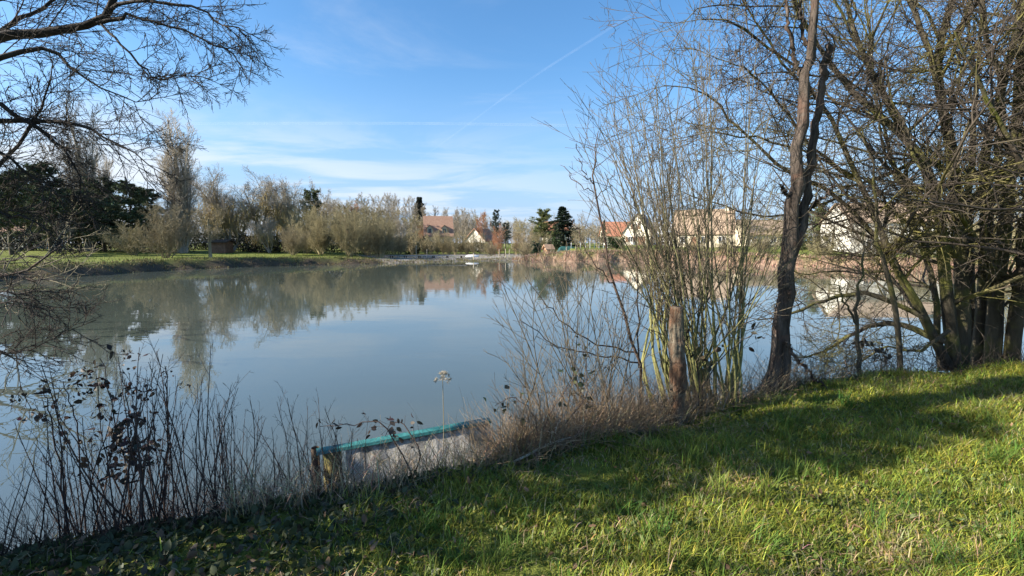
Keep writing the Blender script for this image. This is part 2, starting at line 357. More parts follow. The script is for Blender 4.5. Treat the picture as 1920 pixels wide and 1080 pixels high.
def willow_tree(name, H, droop_from=.0, m_wood='poplar_bark', m_twig='gold_twig'):
    S, D, L, R = stems(4, H * .62, 12, 30, .3, .28, .9, 1.05)
    P, Rr, Dd = grow(S, D, L, R, 9, .12, .02, .6)
    lv1 = spawn(P, Rr, Dd, L, k=10, t0=.35, ang=46, ratio=.72, fall=.35, slender=.02, rmin=.04); P1, R1, D1 = grow(*lv1, 7, .2, .13)
    lv2 = spawn(P1, R1, D1, lv1[2], k=14, t0=.2, ang=45, ratio=.42, rmin=.022); P2, R2, D2 = grow(*lv2, 4, .18, .12)
    lv3 = spawn(P2, R2, D2, lv2[2], k=9, t0=.15, ang=42, ratio=.65, rmin=.016); P3, R3, D3 = grow(*lv3, 3, .16, .02)
    # weeping curtains from the lower limbs
    low = P1[:, 0, 2] < H * .42; 
    c = spawn(P1[low], R1[low], D1[low], lv1[2][low], k=30, t0=.1, ang=70, ratio=.5, rmin=.014, lmin=1.0); cl = c[2] * 0 + rng.uniform(1.5, 4.2, len(c[2]))
    Pc, Rc, Dc = grow(c[0], c[1], cl, c[3], 6, .07, -.42, .4); Rc = np.maximum(Rc, .011); Pc[..., 2] = np.maximum(Pc[..., 2], 1.2)
    root = empty(name, (0, 0, 0)); root['H'] = H
    link('trunk', tube_mesh(name + '_wood', [(P, Rr, 8), (P1, R1, 5)]), M[m_wood], root)
    link('crown', tube_mesh(name + '_twigs', [(P2, R2, 3), (P3, np.maximum(R3, .013), 3)]), M[m_wood], root)
    link('weeping_twigs', tube_mesh(name + '_curtain', [(Pc, Rc, 3)]), M[m_twig], root)
    return root
def conifer(name, kind, H, tint, m_wood='dark_bark', dens=1.0):
    S = np.zeros((1, 3)); P, Rr, Dd = grow(S, np.array([[0, 0, 1.]]), np.array([H]), np.array([H * .018 + .04]), 12, .012, .01, .92)
    if kind == 'spruce':
        k = 130; s1 = spawn(P, Rr, Dd, np.array([H]), k=k, t0=.07, t1=.995, ang=88, angsd=6, ratio=.30, fall=.97, slender=.015, rmin=.008, lmin=.25)
        P1, R1, D1 = grow(*s1, 5, .05, -.02); lk, ns = 11, .28
    elif kind == 'cedar':
        k = 60; s1 = spawn(P, Rr, Dd, np.array([H]), k=k, t0=.18, t1=.99, ang=72, angsd=12, ratio=.42, fall=.75, slender=.016, rmin=.01, lmin=.5)
        P1, R1, D1 = grow(*s1, 6, .1, -.01); lk, ns = 15, .29
    else:  # pine
        k = 52; s1 = spawn(P, Rr, Dd, np.array([H]), k=k, t0=.30, t1=.99, ang=62, angsd=14, ratio=.36, fall=.62, slender=.018, rmin=.012, lmin=.5)
        P1, R1, D1 = grow(*s1, 6, .13, .05); lk, ns = 16, .28
    s2 = spawn(P1, R1, D1, s1[2], k=lk, t0=.15, ang=48, ratio=.42, rmin=.006, lmin=.12, flat=.5); P2, R2, D2 = grow(*s2, 3, .1, .03 if kind != 'spruce' else -.08)
    q = int(13 * dens); N2 = len(P2); t = rng.random((N2, q)); ii = np.clip((t * 3).astype(int), 0, 2); w_ = (t * 3 - ii)[..., None]; r = np.arange(N2)[:, None]
    C = (P2[r, ii] * (1 - w_) + P2[r, ii + 1] * w_).reshape(-1, 3); ax = np.repeat(D2[:, 1][:, None], q, 1).reshape(-1, 3)
    V, T = tri_leaves(C + rng.normal(0, .04, C.shape), ns * H / 11, ax * 1.0 + [0, 0, .25], .7, .22)
    root = empty(name, (0, 0, 0)); root['H'] = H
    link('trunk', tube_mesh(name + '_wood', [(P, Rr, 7), (P1, R1, 4), (P2, R2, 3)]), M[m_wood], root)
    link('crown', make_mesh(name + '_needles', V, tris=T, tint=tint_var(len(C), tint, .3, 4), smooth=False), M['needle'], root)
    return root
used = set()
def put(proto, px, d, ytop, label, cat='tree', group=None, rz=None, wx=1.0, name=None, dz=0):
    """stand a copy of a prototype at pixel column px and distance d, its top at pixel row ytop"""
    o = proto if proto.name not in used else copy_thing(proto)
    used.add(proto.name)
    X = at(px, 455, d)[0]; z0 = gz(X, d) - .05 + dz; H = at(px, ytop, d)[2] - z0; s = H / proto['H']
    o.location = (X, d, z0); o.scale = (s * wx, s * wx, s); o.rotation_euler = (0, 0, random.random() * 6.28 if rz is None else rz)
    tag(o, label, cat); 
    if group: o['group'] = group
    elif 'group' in o: del o['group']
    return o

# ------------------------------------------------------------------ far shore: trees
P_pop = [bare_tree('poplar_tree', 'poplar', 20, 'poplar_bark', 'poplar_bark', .016), bare_tree('poplar_tree', 'poplar', 20, 'poplar_bark', 'poplar_bark', .016)]
P_shr = [bare_tree('bare_shrub', 'shrub', 7, 'shrub_bark', 'shrub_bark', .011) for _ in range(2)]
P_shr2 = [bare_tree('bare_shrub', 'shrub', 7, 'olive_bark', 'olive_bark', .012) for _ in range(3)]
P_tall = [bare_tree('tall_tree', 'tall', 18, 'grey_bark', 'grey_bark', .028) for _ in range(3)]
P_round = [bare_tree('bare_tree', 'round', 12, 'grey_bark', 'grey_bark', .016), bare_tree('bare_tree', 'round', 12, 'red_bark', 'red_bark', .028), bare_tree('bare_tree', 'round', 12, 'olive_bark', 'olive_bark', .018), bare_tree('bare_tree', 'round', 9, 'shrub_bark', 'shrub_bark', .012)]
P_sap = [bare_tree('young_tree', 'sapling', 8, 'tan_bark', 'olive_bark', .013) for _ in range(3)]
P_sapr = bare_tree('young_tree', 'sapling', 9, 'red_bark', 'red_bark', .014)
P_sapt = bare_tree('young_tree', 'sapling', 9, 'tan_bark', 'tan_bark', .016)
P_fru = bare_tree('orchard_tree', 'fruit', 5, 'shrub_bark', 'shrub_bark', .014)
P_wil = [willow_tree('weeping_willow', 16), willow_tree('weeping_willow', 15)]
P_pine = [conifer('pine_tree', 'pine', 11, (.085, .10, .045)), conifer('pine_tree', 'pine', 11, (.075, .09, .045))]
P_pinel = conifer('pine_tree', 'pine', 11, (.12, .135, .05))
P_spr = [conifer('spruce_tree', 'spruce', 12, (.03, .045, .03)), conifer('spruce_tree', 'spruce', 12, (.05, .055, .04))]
P_ced = [conifer('cedar_tree', 'cedar', 12, (.07, .09, .05), dens=1.3), conifer('cedar_tree', 'cedar', 12, (.05, .065, .05))]

for o in list(bpy.data.objects):
    if 'H' in o: o['H'] = float(max(np.array([v.co.z for v in ch.data.vertices]).max() for ch in o.children))
# left shore
put(P_pop[0], 342, 62, 196, 'tall grey columnar poplar standing clear of its neighbours against blue sky', wx=1.3)
put(P_pop[1], 172, 66, 168, 'tallest bare columnar poplar, behind the dark cedars', wx=1.15)
put(P_pop[0], 205, 72, 262, 'shorter bare poplar close beside the tallest poplar', wx=.8)
put(P_ced[0], 95, 56, 300, 'broad dark evergreen cedar in front of the tallest poplar', 'cedar', wx=1.1)
put(P_ced[0], 246, 60, 338, 'rounded dark evergreen cedar beside the left poplar trunk', 'cedar', wx=1.35)
put(P_ced[0], 150, 60, 352, 'low dark cedar filling the gap between two larger cedars', 'cedar', wx=1.3)
put(P_pine[0], 20, 50, 315, 'dark pine at the left edge beyond the water', 'pine', wx=1.2)
put(P_pine[1], -25, 46, 345, 'dark pine cut off by the edge of the photo', 'pine', wx=1.3)
put(P_round[0], 120, 52, 395, 'small leaning bare tree with pale trunk under the dark cedars', wx=.6)
put(P_shr[0], 312, 46.5, 376, 'wide bare grey-brown shrub at the water edge left of the small single-trunk tree', 'shrub')
put(P_round[3], 393, 47.5, 382, 'small bare tree with one short thick trunk on the grassy bank', wx=1.25)
put(P_shr2[0], 250, 52, 415, 'low olive scrub below the rounded cedar', 'shrub', wx=1.3)
put(P_wil[0], 472, 72, 304, 'largest weeping willow with twisted bare limbs above yellow hanging twigs', 'willow', wx=1.1)
put(P_wil[1], 545, 75, 322, 'slightly shorter weeping willow on the right of the largest willow', 'willow', wx=.9)
put(P_wil[1], 432, 70, 352, 'low weeping willow with olive hanging twigs behind the brown shed', 'willow', wx=1.1)
put(P_wil[0], 505, 66, 402, 'small golden weeping willow over the dark hedge', 'willow', wx=1.2)
put(P_pine[0], 586, 95, 352, 'small dark pine behind the willows', 'pine')
put(P_round[0], 597, 100, 332, 'round-topped bare tree rising behind the willows', wx=.75)
put(P_round[0], 625, 105, 362, 'lower bare tree right of the round-topped tree', wx=.8)
put(P_shr2[1], 655, 60, 376, 'largest bare willow shrub bulging over the bank', 'shrub', wx=.95)
put(P_shr2[0], 600, 63, 384, 'bare olive shrub left of the largest willow shrub', 'shrub', wx=.9)
put(P_shr2[2], 712, 63, 400, 'bare olive shrub at the right end of the thicket', 'shrub', wx=.95)
put(P_shr[1], 548, 58, 420, 'low grey twiggy shrub on the grassy point', 'shrub')
put(P_shr2[1], 575, 66, 388, 'dense olive shrub beside the dark hedge', 'shrub', wx=.9)
put(P_shr2[2], 690, 70, 392, 'bare olive shrub hidden behind the thicket', 'shrub', wx=1.1)
put(P_shr2[0], 748, 72, 432, 'low olive shrub beside the pale brown house', 'shrub', wx=1.1)
for i, (x, yt) in enumerate([(655, 372), (682, 366), (700, 362), (722, 358), (738, 366), (752, 362), (766, 364), (780, 372), (812, 384), (640, 378), (668, 364), (690, 360), (712, 364), (730, 360), (745, 366), (760, 368), (774, 370), (796, 380), (630, 370)]):
    put(P_tall[i % 3], x, 125 + (i * 7) % 23, yt, 'tall thin bare tree in the far row behind the thicket', 'tree', 'tall bare trees in the far row', wx=.9)
put(P_spr[1], 790, 135, 368, 'dark narrow spruce at the end of the far tree row', 'spruce', wx=1.2)
# middle: pollards and saplings before the pale brown house
for i, x in enumerate([772, 784, 797, 808, 820, 831, 842, 853, 864, 876, 888, 900]):
    put(P_sap[i % 3], x, 76 + (i * 5) % 7, 426 + (i * 7) % 17, 'slim pale-stemmed young tree in the row along the low bank', 'tree', 'young trees along the low bank', wx=1.15)
for i, x in enumerate([850, 862, 874, 886, 838, 856, 868, 880, 892, 830]):
    put(P_tall[(i + 1) % 3], x, 112 + 3 * i, 386 + (i * 5) % 9, 'thin bare tree behind the row of young trees', 'tree', 'bare trees behind the young trees', wx=.8)
put(P_round[1], 905, 100, 391, 'rust-coloured bare tree above the small white gable', wx=.62)
put(P_round[1], 806, 118, 400, 'reddish bare tree behind the pale brown house', wx=.7)
put(P_round[1], 788, 122, 418, 'low reddish bare tree left of the pale brown house', wx=.7)
put(P_ced[1], 930, 118, 391, 'grey-green cedar with flat layered branches behind the rust-coloured tree', 'cedar', wx=.55)
put(P_ced[1], 948, 116, 416, 'low grey-green cedar beside the layered cedar', 'cedar', wx=.9)
put(P_sapr, 936, 80, 418, 'pinkish-red young birch right of the small white gable', wx=1.0)
put(P_sapr, 926, 82, 432, 'shorter pinkish young birch close to the taller birch', wx=1.1)
put(P_round[2], 975, 96, 404, 'olive bare tree between the birches and the pine', wx=.85)
put(P_sapt, 968, 78, 425, 'tan twiggy young tree above the water between birch and pine', wx=1.4)
put(P_sapt, 985, 76, 430, 'tan twiggy young tree nearest the pine', wx=1.3)
put(P_shr[1], 920, 72, 455, 'low sandy bush at the shore below the birches', 'shrub', wx=1.2)
put(P_shr[0], 985, 70, 452, 'sandy bush at the foot of the earth bank', 'shrub', wx=1.1)
put(P_pinel, 1020, 92, 389, 'light green pine with bare lower trunk beside the dark spruce', 'pine', wx=1.4)
put(P_spr[0], 1056, 100, 386, 'dark conical spruce in front of the orange roof', 'spruce', wx=1.9)
for i, (x, yt, t) in enumerate([(1100, 417, 'round bare orchard tree right of the dark spruce'), (1122, 424, 'bare orchard tree left of the orange wing'), (1085, 432, 'low bare orchard tree under the dark spruce')]):
    put(P_fru, x, 82 + 3 * i, yt, t, 'fruit tree', wx=1.15)
put(P_spr[1], 1131, 112, 412, 'narrow brown conifer left of the orange wing', 'conifer', wx=.7)
# right shore behind the near bushes
put(P_shr[0], 1215, 78, 446, 'brown garden bush in front of the cream gabled house', 'shrub', wx=1.3)
put(P_shr2[2], 1300, 62, 452, 'yellow-green bush on the bank below the long brown roof', 'shrub', wx=1.6)
put(P_shr2[0], 1360, 58, 447, 'olive bush on the bank seen through the willow stems', 'shrub', wx=1.5)
put(P_shr[1], 1430, 60, 440, 'brown bush on the bank behind the dead trunk', 'shrub', wx=1.4)
put(P_round[2], 1400, 105, 398, 'olive bare tree behind the long brown roof', wx=.8)
put(P_pinel, 1535, 70, 378, 'light green pine left of the white house', 'pine', wx=1.1)
put(P_ced[1], 1770, 64, 372, 'grey-green cedar right of the white house', 'cedar', wx=1.1)
put(P_shr2[1], 1545, 50, 440, 'olive shrub on the bank left of the white house', 'shrub', wx=1.4)
put(P_shr2[2], 1730, 46, 430, 'olive shrub on the bank in front of the white house', 'shrub', wx=1.3)
put(P_shr2[0], 1860, 46, 400, 'olive shrub seen through the dark trunks', 'shrub', wx=1.4)
put(P_round[2], 1900, 60, 340, 'olive bare tree behind the dark trunks', wx=1.0)

for i, (px, d, yt, k, wx, t) in enumerate([
 (450, 92, 385, 2, 1.2, 'olive bare tree behind the brown shed'), (500, 96, 378, 0, 1.2, 'grey bare tree behind the largest willow'), (530, 92, 392, 2, 1.3, 'low olive bare tree between the willows'),
 (575, 90, 378, 2, 1.2, 'olive bare tree behind the shorter willow'), (610, 92, 372, 3, 1.2, 'bare brown tree left of the thicket'), (650, 98, 376, 1, 1.1, 'reddish-brown bare tree rising behind the thicket'), (690, 100, 374, 2, 1.2, 'olive bare tree behind the right part of the thicket'),
 (735, 100, 382, 3, 1.2, 'brown bare tree at the right end of the thicket'), (770, 104, 395, 2, 1.1, 'olive bare tree left of the pale brown house'), (385, 80, 400, 2, 1.2, 'olive bare tree right of the free-standing poplar'), (300, 80, 385, 0, 1.2, 'grey bare tree left of the free-standing poplar'),
 (870, 125, 400, 0, 1.2, 'grey bare tree behind the small white gable'), (1000, 120, 412, 3, 1.2, 'brown bare tree behind the light green pine'), (1120, 140, 424, 3, 1.2, 'low brown bare tree behind the orange wing'), (1290, 140, 398, 2, 1.0, 'olive bare tree behind the left end of the long roof'),
 (1470, 130, 395, 0, 1.2, 'grey bare tree behind the low tan house'), (1560, 120, 385, 2, 1.3, 'olive bare tree behind the light green pine by the white house'), (1720, 110, 350, 0, 1.3, 'grey bare tree behind the white house'), (1830, 100, 345, 2, 1.3, 'olive bare tree between the dark trunks')]):
    put(P_round[k], px, d, yt, t, wx=wx)
for (px, d, yt, wx, t) in [(55, 62, 318, 1.3, 'broad dark cedar at the left behind the pines'), (195, 63, 330, 1.3, 'dark cedar below the two left poplars'), (282, 66, 352, 1.2, 'dark cedar nearest the free-standing poplar'), (110, 66, 345, 1.5, 'low spreading dark cedar between the left poplars')]:
    put(P_ced[0], px, d, yt, t, 'cedar', wx=wx)
for i, (px, d, yt, wx, t) in enumerate([(420, 84, 372, 1.2, 'olive bare tree rising behind the brown shed'), (665, 84, 382, 1.3, 'bare tree swelling above the middle of the thicket'), (715, 88, 388, 1.3, 'bare tree above the right half of the thicket'), (755, 92, 400, 1.3, 'bare tree closing the right end of the thicket'), (640, 110, 368, 1.1, 'tall bare tree behind the middle of the thicket'),
 (845, 130, 398, 1.2, 'bare tree right of the pale brown house'), (890, 128, 396, 1.2, 'bare tree left of the rust-coloured tree'), (960, 125, 408, 1.3, 'bare tree right of the layered cedar'), (1085, 130, 418, 1.3, 'bare tree behind the orchard trees'), (1455, 70, 425, 1.3, 'bare tree screening the low tan house'), (1560, 56, 405, 1.2, 'bare tree left of the white house front'), (1640, 56, 400, 1.2, 'bare tree in the middle of the white house front'), (520, 80, 385, 1.2, 'bare tree filling the gap between the weeping willows'), (350, 78, 410, 1.3, 'low bare tree at the foot of the free-standing poplar'), (700, 100, 378, 1.2, 'bare tree towering over the right half of the thicket'), (1610, 54, 420, 1.0, 'small bare tree before the left end of the white house'), (1680, 53, 415, 1.0, 'small bare tree before the right end of the white house')]):
    put(P_round[(3, 2, 3, 0)[i % 4]], px, d, yt, t, wx=wx)
for i in range(16):
    px = 790 + 21 * i + (i * 37) % 11; put(P_tall[i % 3] if i % 2 else P_round[(0, 3, 2)[i % 3]], px, 128 + (i * 13) % 17, 392 + i * 1.4 + (i * 17) % 12, 'grey-beige bare tree in the belt behind the far houses', 'tree', 'bare trees behind the far houses', wx=1.25)
# far-off wood on the horizon (one mass)
Nw = 620; Xw = rng.uniform(-330, 330, Nw); Yw = rng.uniform(165, 250, Nw); Sw = np.stack([Xw, Yw, terrain(Xw, Yw)], 1)
P, Rr, Dd = grow(Sw, np.stack([rng.normal(0, .05, Nw), rng.normal(0, .05, Nw), np.ones(Nw)], 1), rng.uniform(7, 13.5, Nw), np.full(Nw, .16), 7, .04, .02, .8)
s1 = spawn(P, Rr, Dd, rng.uniform(7, 13, Nw), k=18, t0=.12, ang=45, ratio=.4, rmin=.05); P1, R1, D1 = grow(*s1, 4, .12, .06); s2 = spawn(P1, R1, D1, s1[2], k=6, t0=.15, ang=40, ratio=.5, rmin=.045); P2, R2, D2 = grow(*s2, 3, .14, .04)
tag(link('far_woodland', tube_mesh('far_woodland', [(P, Rr, 4), (P1, R1, 3), (P2, np.maximum(R2, .035), 3)]), M['grey_bark']), 'far-off bare woodland along the horizon', 'woodland', kind='stuff')
for i, (px, d, yt, t) in enumerate([(800, 82, 449, 'olive bush under the left young trees'), (838, 84, 446, 'olive bush under the middle young trees'), (876, 82, 450, 'olive bush under the right young trees'), (915, 86, 449, 'olive bush below the small white gable'), (1005, 88, 430, 'olive bush left of the wooden hut')]):
    put(P_shr2[i % 3], px, d, yt, t, 'shrub', wx=1.3)
# ------------------------------------------------------------------ hedges
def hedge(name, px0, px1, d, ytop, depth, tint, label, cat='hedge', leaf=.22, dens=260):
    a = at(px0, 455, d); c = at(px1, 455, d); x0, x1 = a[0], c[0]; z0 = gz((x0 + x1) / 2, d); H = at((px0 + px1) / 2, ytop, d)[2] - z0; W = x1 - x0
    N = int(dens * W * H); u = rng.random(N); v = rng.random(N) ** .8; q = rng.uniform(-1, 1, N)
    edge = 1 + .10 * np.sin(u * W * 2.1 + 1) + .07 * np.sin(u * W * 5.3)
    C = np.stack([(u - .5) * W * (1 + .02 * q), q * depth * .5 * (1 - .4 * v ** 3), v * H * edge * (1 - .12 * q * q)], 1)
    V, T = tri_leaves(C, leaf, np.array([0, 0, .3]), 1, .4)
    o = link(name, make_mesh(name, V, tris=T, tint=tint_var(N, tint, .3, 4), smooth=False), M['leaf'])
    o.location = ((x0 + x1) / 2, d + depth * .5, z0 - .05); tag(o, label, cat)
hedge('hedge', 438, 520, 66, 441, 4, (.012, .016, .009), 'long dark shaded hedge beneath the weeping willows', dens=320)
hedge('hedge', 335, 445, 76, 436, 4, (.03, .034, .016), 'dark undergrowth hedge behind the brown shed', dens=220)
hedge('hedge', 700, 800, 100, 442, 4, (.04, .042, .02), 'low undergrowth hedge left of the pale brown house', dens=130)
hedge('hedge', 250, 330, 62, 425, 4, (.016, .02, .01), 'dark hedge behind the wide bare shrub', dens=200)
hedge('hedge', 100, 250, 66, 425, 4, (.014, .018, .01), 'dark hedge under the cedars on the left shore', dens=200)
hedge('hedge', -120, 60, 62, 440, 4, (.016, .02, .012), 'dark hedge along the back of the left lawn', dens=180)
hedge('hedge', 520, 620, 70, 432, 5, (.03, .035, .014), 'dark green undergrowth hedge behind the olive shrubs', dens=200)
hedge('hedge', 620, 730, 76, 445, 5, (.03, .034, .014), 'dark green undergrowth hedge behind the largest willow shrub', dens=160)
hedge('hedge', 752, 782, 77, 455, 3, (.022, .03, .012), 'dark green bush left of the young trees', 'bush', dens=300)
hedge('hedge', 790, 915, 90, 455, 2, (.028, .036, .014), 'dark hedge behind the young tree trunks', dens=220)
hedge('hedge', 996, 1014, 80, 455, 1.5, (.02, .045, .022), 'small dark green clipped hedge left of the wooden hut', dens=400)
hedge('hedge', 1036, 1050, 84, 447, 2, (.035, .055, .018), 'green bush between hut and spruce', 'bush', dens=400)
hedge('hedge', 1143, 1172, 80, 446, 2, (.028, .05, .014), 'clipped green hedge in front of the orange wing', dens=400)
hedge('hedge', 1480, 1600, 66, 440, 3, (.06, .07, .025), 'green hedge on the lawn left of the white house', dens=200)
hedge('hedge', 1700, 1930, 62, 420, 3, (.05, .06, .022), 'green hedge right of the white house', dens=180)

# ------------------------------------------------------------------ houses
def tilemat(name, c1, c2):
    m, nt, b = nmat(name)
    wv_ = nt.nodes.new('ShaderNodeTexWave'); wv_.inputs['Scale'].default_value = 1.6; wv_.inputs['Distortion'].default_value = 1.0; wv_.bands_direction = 'Z'
    tc = nt.nodes.new('ShaderNodeTexCoord'); nt.links.new(tc.outputs['Object'], wv_.inputs[0])
    nz = noise(nt, 2.2, 6, .7); c = ramp2(nt, nz, c1, c2, .3, .7)
    nt.links.new(c, b.inputs['Base Color']); b.inputs['Roughness'].default_value = .9; bump(nt, b, wv_.outputs['Fac'], .6, .05); return m
T_or = tilemat('orange_tile', (.34, .13, .07), (.47, .22, .13)); T_br = tilemat('brown_tile', (.14, .10, .075), (.25, .19, .14)); T_rb = tilemat('red_brown_tile', (.25, .14, .09), (.36, .22, .15)); T_tan = tilemat('tan_tile', (.26, .18, .12), (.38, .28, .19))
W_cr = plain('cream_render', (.66, .60, .47), (.78, .72, .58), 1.5); W_wh = plain('white_render', (.56, .53, .46), (.66, .63, .55), 1.5); W_ta = plain('tan_render', (.46, .39, .27), (.58, .50, .37), 1.5); W_gr = plain('grey_render', (.42, .42, .44), (.52, .52, .54), 1.5)
G_ = plain('window_glass', (.02, .025, .03), (.04, .045, .05), 2, .08, spec=.6); WF = plain('window_frame_paint', (.7, .7, .68), (.8, .8, .78), 3, .5); WD = plain('brown_wood', (.16, .085, .05), (.26, .15, .09), 4); DW = plain('dark_wood', (.05, .035, .025), (.10, .07, .05), 4)
def box(V, Q, x0, x1, y0, y1, z0, z1):
    o = len(V); V += [(x0, y0, z0), (x1, y0, z0), (x1, y1, z0), (x0, y1, z0), (x0, y0, z1), (x1, y0, z1), (x1, y1, z1), (x0, y1, z1)]
    Q += [[o + a for a in f] for f in ((3, 2, 1, 0), (4, 5, 6, 7), (0, 1, 5, 4), (1, 2, 6, 5), (2, 3, 7, 6), (3, 0, 4, 7))]
def boxes(name, bs, m, parent):
    V, Q = [], []
    for b_ in bs: box(V, Q, *b_)
    return link(name, make_mesh(name, V, Q, smooth=False), m, parent)
def roof_slab(V, Q, L, W, hw, hr, oh=.35, th=.18):
    # two pitched slabs with overhang and thickness, ridge along X
    k = hr / (W / 2)
    for s in (-1, 1):
        o = len(V); e = W / 2 + oh; ze = hw - oh * k
        for x in (-L / 2 - oh, L / 2 + oh):
            V += [(x, 0, hw + hr + .03), (x, s * e, ze + .03), (x, s * e, ze + .03 + th), (x, 0, hw + hr + .03 + th)]
        Q += [[o + a for a in f] for f in ((0, 1, 2, 3), (4, 7, 6, 5), (0, 4, 5, 1), (3, 2, 6, 7), (1, 5, 6, 2), (0, 3, 7, 4))]
def house(name, loc, rz, L, W, hw, hr, wall, roof, label, wins=(), doors=(), chim=None, dormers=(), cat='house', shutters=False):
    r = empty(name, loc, rz, label, cat)
    V = [(-L/2, -W/2, -.4), (L/2, -W/2, -.4), (L/2, W/2, -.4), (-L/2, W/2, -.4), (-L/2, -W/2, hw), (L/2, -W/2, hw), (L/2, W/2, hw), (-L/2, W/2, hw), (-L/2, 0, hw + hr), (L/2, 0, hw + hr)]
    link('wall', make_mesh(name + '_wall', V, [[0, 1, 5, 4], [2, 3, 7, 6]], [[0, 4, 8], [0, 8, 3], [3, 8, 7], [1, 2, 9], [1, 9, 5], [2, 6, 9]], smooth=False), wall, r)
    V, Q = [], []; roof_slab(V, Q, L, W, hw, hr); rf = link('roof', make_mesh(name + '_roof', V, Q, smooth=False), roof, r)
    if chim: cx, ch_ = chim; boxes('chimney', [(cx - .35, cx + .35, -.35, .35, hw + hr - .8, hw + hr + ch_), (cx - .42, cx + .42, -.42, .42, hw + hr + ch_, hw + hr + ch_ + .12)], W_cr, rf)
    def opening(nm, f, u, z, w, h, mf, mp, proud=.05):
        s = {'+x': (L/2, 1), '-x': (-L/2, -1), '+y': (W/2, 1), '-y': (-W/2, -1)}[f]; d0, sg = s
        def bb(u0, u1, z0, z1, a, c):
            lo, hi = sorted((d0 + sg * a, d0 + sg * c))
            return (lo, hi, u0, u1, z0, z1) if f[1] == 'x' else (u0, u1, lo, hi, z0, z1)
        t = .07
        fr = boxes(nm, [bb(u - w/2, u - w/2 + t, z, z + h, -.02, proud), bb(u + w/2 - t, u + w/2, z, z + h, -.02, proud), bb(u - w/2 + t, u + w/2 - t, z + h - t, z + h, -.02, proud), bb(u - w/2 + t, u + w/2 - t, z, z + t, -.02, proud), bb(u - .03, u + .03, z + t, z + h - t, -.02, proud - .005)], mf, r)
        boxes('pane' if nm == 'window' else 'panel', [bb(u - w/2 + t, u + w/2 - t, z + t, z + h - t, -.02, proud - .03)], mp, fr)
        if shutters and nm == 'window':
            boxes('shutter', [bb(u - w - .02, u - w/2 - .02, z, z + h, .0, .06)], WD, r); boxes('shutter', [bb(u + w/2 + .02, u + w + .02, z, z + h, .0, .06)], WD, r)
    for w_ in wins: opening('window', *w_, WF, G_)
    for w_ in doors: opening('door', *w_, WD, WD)
    for (dx, dw, sy) in dormers:   # gabled dormer on the roof slope facing sy
        k = hr / (W / 2); y1 = sy * W * .46; zb = hw + hr - abs(y1) * k; V = []; Q = []
        box(V, Q, dx - dw/2, dx + dw/2, min(y1, sy * W * .1), max(y1, sy * W * .1), zb - .1, zb + 1.3)
        o = len(V); V += [(dx - dw/2, y1, zb + 1.3), (dx + dw/2, y1, zb + 1.3), (dx, y1, zb + 2.0)]
        dm = link('dormer', make_mesh('dormer', V, Q, [[o, o + 1, o + 2]], smooth=False), wall, r)
        boxes('pane', [(dx - dw*.28, dx + dw*.28, min(y1 + sy*.03, y1 - sy*.02), max(y1 + sy*.03, y1 - sy*.02), zb + .2, zb + 1.2)], G_, dm)
        V = []; Q = []
        for q in (-1, 1):
            o = len(V)
            for yy in (y1 + sy * .2, sy * W * .04): V += [(dx, yy, zb + 2.05), (dx + q * (dw/2 + .2), yy, zb + 1.2), (dx + q * (dw/2 + .2), yy, zb + 1.32), (dx, yy, zb + 2.2)]
            Q += [[o + a for a in f] for f in ((0, 1, 2, 3), (4, 7, 6, 5), (0, 4, 5, 1), (3, 2, 6, 7), (1, 5, 6, 2), (0, 3, 7, 4))]
        link('dormer_roof', make_mesh('dormer_roof', V, Q, smooth=False), roof, dm)
    return r
def hloc(px, d, dz=0): X = at(px, 455, d)[0]; return (X, d, gz(X, d) + dz)
# pale brown house with dormers
house('house', hloc(822, 108), R_(12), 6.6, 7, 3.6, 4.6, W_ta, T_rb, 'pale brown house with two dormers and reddish roof behind the young trees', [('-y', -2, .9, 1.2, 1.4), ('-y', 1.6, .9, 1.2, 1.4), ('-x', -1.2, .9, 1, 1.3)], [('-y', 0, 0, 1, 2.1)], None, [(-2.1, 1.3, -1), (1.4, 1.3, -1)])
house('house', hloc(903, 105), R_(62), 6, 5.6, 2.4, 2.7, W_wh, T_rb, 'small house with bright white gable showing above the young trees', [('-x', 0, 1.0, 1, 1.2)], [])
house('house', hloc(1040, 122), R_(10), 5.6, 6, 5.0, 2.4, W_cr, T_or, 'cream two-storey house with orange tiled roof behind the dark spruce', [('-y', -2, 3.6, 1.1, 1.3), ('-y', .6, 3.6, 1.1, 1.3), ('-y', -2, .9, 1.1, 1.4), ('-y', .6, .9, 1.1, 1.4)], [], (2.2, .7))
house('house', hloc(1201, 118), R_(60), 9, 7.4, 3.2, 4.9, W_cr, T_br, 'cream gabled house with steep dark brown roof', [('-x', .4, 4.2, 1.1, 1.5), ('-x', 1.6, .8, 1.3, 1.4), ('-y', -2.4, .8, 1.3, 1.4), ('-y', 2.0, .8, 1.3, 1.4)], [('-x', -1.3, 0, 1.9, 2.2)], (1.5, .7), shutters=True)
house('house', hloc(1157, 121), R_(4), 8.2, 6.5, 2.6, 3.6, W_cr, T_or, 'low orange-roofed wing joining the cream gabled house', [('-y', -2.4, .9, 1.1, 1.2)], [])
house('house', hloc(1246, 116), R_(70), 7, 6.4, 3.2, 3.9, W_gr, T_br, 'grey gabled house half hidden right of the cream gable', [('-x', 0, 3.6, 1.5, 1.5), ('-x', -1.6, .8, 1.2, 1.4)], [('-x', 1.4, 0, 1.3, 2.1)], (2, .4))
house('house', hloc(1318, 96), R_(-24), 11.5, 8.5, 3.0, 5.0, W_ta, T_tan, 'long house with large brown tiled roof seen through the willow stems', [('-y', -3.8, .8, 1.4, 1.4), ('-y', .2, .8, 1.4, 1.4), ('-y', 3.6, .8, 1.4, 1.4)], [('-y', -1.8, 0, 1.1, 2.1)], (4.4, .5))
